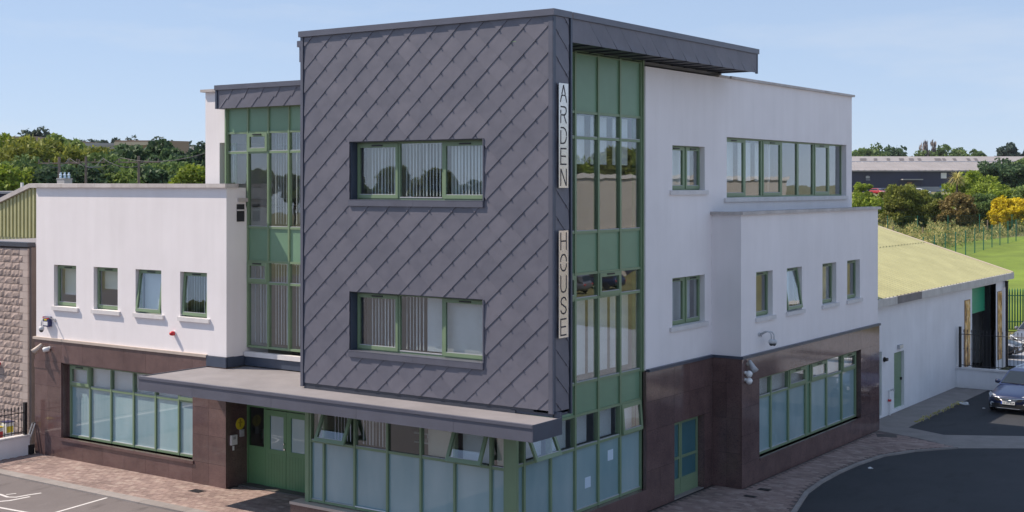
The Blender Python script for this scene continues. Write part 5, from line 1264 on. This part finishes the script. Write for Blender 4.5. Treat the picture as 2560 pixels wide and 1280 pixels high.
# undergrowth strip, one mass
n = 52000; px = rng.uniform(2120, 2640, n); dd = rng.uniform(126, 166, n)
P = np.zeros((n, 3)); keep = []
cl_ = np.stack([rng.uniform(2120, 2640, 130), rng.uniform(126, 166, 130), rng.uniform(.25, 1.5, 130), rng.uniform(6, 22, 130)], 1)
for i in range(n):
    lo_ = 128 if px[i] < 2330 else 128+(px[i]-2330)*.10
    if dd[i] < lo_+rng.normal()*2: continue
    k = np.argmin(np.abs(cl_[:, 0]-px[i])/cl_[:, 3]+np.abs(cl_[:, 1]-dd[i])/4); q_ = max(0, 1-abs(cl_[k, 0]-px[i])/cl_[k, 3])
    g = ground(px[i], dd[i]); P[i] = (g.x, g.y, g.z+rng.uniform(0, .22+cl_[k, 2]*q_**.5)); keep.append(i)
P = P[keep]; cut = rng.random(len(P))
v, f = cards(P[cut < .62], .10, 1.8, .5); tag(obj('rough_grass', mesh_np('rough_grass', v, f, 'leaf_straw')), 'dry straw coloured rough grass between the mesh fences and shrubs', 'grass', kind='stuff')
v, f = cards(P[cut >= .62], .12, 1.2, .2); tag(obj('bramble', mesh_np('bramble', v, f, 'leaf_mid')), 'green bramble and weeds among the rough grass by the fences', 'undergrowth', kind='stuff')
# weeds at the edge of the apron
P = np.array([(.68+rng.normal()*.06, 23.2+rng.random()*5.5, rng.random()*.12) for _ in range(110)]); P[:, 2] *= .35; v, f = cards(P, .045, 1.5, .5)
tag(obj('weeds', mesh_np('weeds', v, f, 'leaf_straw')), 'thin weeds along the asphalt edge beside the shed path', 'weeds', kind='stuff')

# ================================================================== buildings far left, poles and wires
def prism(name, label, corners, z0, z1, m, cap=None, cat='building'):
    c0 = corners[0]; e = empty(name, (c0.x, c0.y, z0), label, cat); o = Vector((c0.x, c0.y, z0))
    MB(o).poly([(p.x, p.y, z0) for p in corners], (0, 0, z1-z0)).build('walls', m, e)
    cx_ = sum((p for p in corners), Vector())/len(corners)
    MB(o).poly([((p-cx_)*1.006+cx_).xy.to_3d()+Vector((0, 0, z1)) for p in corners], (0, 0, .35)).build('parapet', cap or m, e)
    return e, o
def zz(py, d): return CZ+(HY-py)*d/FPX
a, b = at(-60, HY, 195), at(90, HY, 195); back = FW*40
prism('flat_roofed_store', 'tan flat roofed building at the left edge behind the trees', [a, b, b+back, a+back], 2, zz(347, 195), 'tan_wall')
a, b = at(92, HY, 188), at(378, HY, 188)
e, o = prism('flat_roofed_store', 'grey flat roofed building behind the pale green trees', [a, b, b+back*.6, a+back*.6], 2, zz(364, 188), 'grey_wall')
a, b, c_ = at(288, HY, 186.5), at(380, HY, 186), at(472, HY, 190)
e, o = prism('flat_roofed_store', 'brown and cream flat roofed building right of the grey one', [b, c_, c_+(a-b)*1.2, a], 2, zz(357, 186), 'tan_wall')
MB(o).poly([Vector((p_.x, p_.y, zz(363, 186))) for p_ in (a-FW*.5, b-FW*.5, b-FW*.15, a-FW*.15)], (0, 0, zz(355, 186)-zz(363, 186))).build('fascia', 'cream_wall', e)
a, b = at(474, HY, 215), at(520, HY, 210); prism('flat_roofed_store', 'small pale building right of the brown one by the white wall', [a, b, b+back*.5, a+back*.5], 2, zz(371, 212), 'grey_wall')
def pole(px, top, d, lab):
    g = ground(px, d); e = empty('power_pole', g, lab, 'pole', 'power poles'); H = zz(top, d)-g.z
    MB().tube([(0, 0, -.3), (0, 0, H)], .085, 8, .07).build('shaft', 'pole_wood', e)
    a = RT*1.15
    MB().tube([tuple(-a+Vector((0, 0, H-.35))), tuple(a+Vector((0, 0, H-.35)))], .035, 6).build('crossarm', 'pole_wood', e)
    for k in (-1, -.5, .5, 1): MB().lathe(a*k*.95+Vector((0, 0, H-.3)), [(.03, 0), (.045, .04), (.03, .08), (.045, .11), (0, .16)], (0, 0, 1), 8).build('insulator', 'pole_wood', e)
    return g+Vector((0, 0, H-.1)), e
t1, e1 = pole(148, 392, 72, 'wooden power pole above the grey transformer, leftmost of three')
t2, e2 = pole(215, 391, 80, 'wooden power pole in the middle of the three behind the wing')
t3, e3 = pole(347, 390, 74, 'wooden power pole nearest the upper white wall')
t4 = at(640, 352, 66); t0 = at(-60, 392, 70)
for k, (p, q) in enumerate(((t1, t2), (t2, t3), (t3, t4))):
    for s, off in enumerate((-1.0, 1.0)):
        if k == 2 and s: continue
        pp = p+RT*off; qq = q+RT*off; pts = [pp.lerp(qq, i/10)-Vector((0, 0, .55*4*(i/10)*(1-i/10))) for i in range(11)]
        mb = MB(pts[0]); mb.tube(pts, .022, 5); o = mb.build('power_line', 'iron_black')
        tag(o, (('lower overhead wire between left and middle pole', 'upper overhead wire between left and middle pole'), ('lower overhead wire from middle pole to right pole', 'upper overhead wire from middle pole to right pole'), ('overhead wire rising from right pole to the white wall', ''))[k][s], 'wire', 'overhead wires')
p = at(162, 458, 71.5); e = empty('transformer', (p.x, p.y, zz(463, 71.5)-.6), 'grey pole transformer with three blue white insulators above the coping', 'transformer')
MB().box(-.34, .30, -.25, .25, 0, .92).build('tank', 'grey_wall', e); MB().box(-.36, .32, -.27, .27, .92, .97).build('lid', 'gal_grey', e)
for k in (-.22, 0, .22):
    q = RT*k; MB().lathe((q.x, q.y, .97), [(.05, 0), (.085, .06), (.05, .12), (.085, .18), (.04, .26), (.05, .33)], (0, 0, 1), 10).build('insulator', 'paper', e)
MB().box(-.05, .05, -.05, .05, -6.5, 0).build('stand', 'gal_grey', e)

# ================================================================== warehouse far right
WD = 375; a, b = at(2040, HY, WD), at(2760, HY, WD); ux = (b-a).normalized(); vy = Vector((-ux.y, ux.x, 0)); WL = (b-a).length
we = empty('warehouse', (a.x, a.y, 6), 'long navy warehouse with weathered grey roof on the right horizon', 'warehouse'); WO = Vector((a.x, a.y, 6))
def WP(u, w, z): q = a+ux*u+vy*w; return Vector((q.x, q.y, z))
ze, zm, zr = zz(426, WD), zz(405, WD+13), zz(391, WD+30)
MB(WO).add([WP(0, 0, 5), WP(WL, 0, 5), WP(WL, 0, ze), WP(0, 0, ze), WP(0, 40, 5), WP(WL, 40, 5), WP(WL, 40, ze), WP(0, 40, ze)], [(0, 1, 2, 3), (1, 5, 6, 2), (5, 4, 7, 6), (4, 0, 3, 7)]).build('wall', 'navy_wall', we)
MB(WO).add([WP(-1, -1, ze), WP(WL, -1, ze), WP(WL, 13, zm), WP(-1, 13, zm), WP(-1, -1, ze-.35), WP(WL, -1, ze-.35), WP(WL, 13, zm-.35), WP(-1, 13, zm-.35)], [(0, 1, 2, 3), (4, 5, 1, 0), (7, 6, 5, 4), (0, 3, 7, 4)]).build('lower_roof', 'fibre_roof', we)
MB(WO).add([WP(-1, 13, zm+.25), WP(WL, 13, zm+.25), WP(WL, 13.6, zm+.25), WP(-1, 13.6, zm+.25), WP(-1, 13, zm-.2), WP(WL, 13, zm-.2), WP(WL, 13.6, zm-.2), WP(-1, 13.6, zm-.2)], [(0, 1, 2, 3), (4, 5, 1, 0)]).build('gutter_line', 'sill_stone', we)
u0_ = (2150-2040)*WL/720; u1_ = (2184-2040)*WL/720
MB(WO).add([WP(u0_, 14, zm), WP(WL, 14, zm), WP(WL, 30, zr), WP(u1_, 30, zr), WP(u0_, 46, zm), WP(WL, 46, zm)], [(0, 1, 2, 3), (3, 2, 5, 4), (0, 3, 4)]).build('upper_roof', 'fibre_roof', we)
for k in range(11):
    uu_ = (2200+k*30-2040)*WL/720+random.uniform(-1, 1); w_ = random.choice((1.0, 1.4, 1.9))
    za, zb_ = zm+(zr-zm)*.25, zm+(zr-zm)*.62
    MB(WO).add([WP(uu_, 18, za+.1), WP(uu_+w_, 18, za+.1), WP(uu_+w_+1.6, 24, zb_+.1), WP(uu_+1.6, 24, zb_+.1)], [(0, 1, 2, 3)]).build('roof_light', 'roof_light', we)
for k in range(int(WL/1.9)):
    MB(WO).add([WP(k*1.9, -1, ze+.03), WP(k*1.9+.5, -1, ze+.03), WP(k*1.9+1.0+.5, 12.9, zm+.03), WP(k*1.9+1.0, 12.9, zm+.03), WP(k*1.9+.25, -1, ze+.10), WP(k*1.9+1.25, 12.9, zm+.10)], [(0, 4, 5, 3), (4, 1, 2, 5)]).build('roof_rib', 'fibre_roof', we)
def wrect(nm, px0, px1, y0, y1, m_, w=-.15, t_=.12):
    s = WL/720; MB(WO).poly([WP((px0-2040)*s, w, zz(y1, WD)), WP((px1-2040)*s, w, zz(y1, WD)), WP((px1-2040)*s, w, zz(y0, WD)), WP((px0-2040)*s, w, zz(y0, WD))], vy*t_).build(nm, m_, we)
wrect('white_panel', 2352, 2366, 432, 446, 'white_plastic'); wrect('canopy', 2250, 2300, 447.5, 450, 'grey_wall', -3, 2.8); wrect('doorway', 2268, 2280, 455, 470, 'wood')
wrect('emblem', 2164.5, 2174, 440.5, 446, 'gal_grey'); wrect('emblem_line', 2164.5, 2175, 449, 450.5, 'gal_grey'); wrect('emblem_point', 2166, 2171, 439.5, 440.4, 'gal_grey')
for q in (2173, 2206, 2212): wrect('flood_light', q-1.5, q+1.5, 426.5, 429, 'white_plastic', -.8, .5)
wrect('band', 2280, 2460, 467, 469.5, 'gal_grey', -.3, .2); wrect('plinth', 2280, 2460, 470, 484, 'grey_wall', -.3, .2); wrect('blue_sign', 2348, 2366, 464.5, 468.5, 'blue_paint', -.5, .15); wrect('white_notice', 2354, 2365, 473, 482, 'white_plastic', -.5, .15)
for q in (2160, 2305, 2398): wrect('seam', q-.3, q+.3, 428, 466, 'flash_dark', -.1, .08)
cw = None
for k, (px, d, m_, lab, rz) in enumerate(((2303, 330, 'paint_white', 'white vehicle parked before the warehouse, nearest the blue sign', .9), (2213, 335, 'paint_silver', 'silver car parked left of the round olive bush before the warehouse', 2.0), (2196, 333, 'paint_red', 'red car parked at the left before the warehouse', .6))):
    g = ground(px, d); car('car', (g.x, g.y, g.z+.1), rz+R(35), m_, lab)

# ================================================================== what the windows mirror: yard edge opposite
rb = empty('retail_block', (47, 80, 0), 'tan retail block across the yard, mirrored in the side glazing', 'building'); RO = Vector((47, 80, 0))
MB(RO).box(46, 62, 30, 125, -.1, 9.3).build('walls', 'retail_wall', rb); MB(RO).box(45.8, 62.2, 29.8, 125.2, 9.3, 9.7).build('parapet', 'sill_stone', rb)
for k in range(14):
    MB(RO).box(45.9, 45.97, 33+k*6.6, 37+k*6.6, .2, 3.2).build('shop_window', 'glass_shop', rb) if 'glass_shop' in MATS else MB(RO).box(45.9, 45.97, 33+k*6.6, 37+k*6.6, .2, 3.2).build('shop_window', 'navy_wall', rb)
    MB(RO).box(45.88, 45.97, 32.6+k*6.6, 37.4+k*6.6, 3.5, 4.6).build('shop_fascia', 'blue_paint' if k % 3 == 0 else 'cream_wall', rb)
protos = [x_ for x_ in COL.objects if x_.type == 'EMPTY' and x_.name.startswith('tree') and x_.get('group') == GL][:6]
for k in range(16):
    src = protos[k % len(protos)]; c_ = copy_tree(src); c_.location = (70+random.uniform(-4, 8), 20+k*8, -.1); c_.scale = (1.3,)*3; c_.rotation_euler.z = k
    c_['label'] = 'tree behind the tan retail block across the yard, mirrored only'; c_['group'] = 'mirrored trees east of the yard'
for k in range(20):
    src = protos[(k+2) % len(protos)]; c_ = copy_tree(src); c_.location = (-182+k*5.6+random.uniform(-1.5, 1.5), -150+random.uniform(-9, 9), -.1); c_.scale = (1.3, 1.3, random.uniform(.92, 1.12)); c_.rotation_euler.z = k*1.7
    c_['label'] = 'tree along the south side of the yard, mirrored only'; c_['group'] = 'mirrored trees south of the yard'
for k, (x, y, m_, lab) in enumerate(((40, 60, 'paint_white', 'white car parked before the retail block across the yard, mirrored'), (40, 66, 'paint_silver', 'silver car parked before the retail block across the yard, mirrored'), (40, 71, 'paint_slate', 'dark car parked before the retail block across the yard, mirrored'))):
    car('car', (x, y, -.05), R(90), m_, lab)

# ================================================================== summer haze: one closed box of thin air round everything but the sky
mb = MB(); mb.box(-700, 260, -330, 800, -2.2, 36)
hz = mb.build('haze', 'mortar'); hz['kind'] = 'stuff'; hm = bpy.data.materials.new('haze_air'); hm.use_nodes = True; t = hm.node_tree
for n in list(t.nodes):
    if n.type == 'BSDF_PRINCIPLED': t.nodes.remove(n)
pv = t.nodes.new('ShaderNodeVolumePrincipled'); pv.inputs['Color'].default_value = (.86, .90, 1, 1); pv.inputs['Density'].default_value = .00007; pv.inputs['Anisotropy'].default_value = .2
t.links.new(pv.outputs[0], [n for n in t.nodes if n.type == 'OUTPUT_MATERIAL'][0].inputs['Volume'])
hz.data.materials.clear(); hz.data.materials.append(hm)
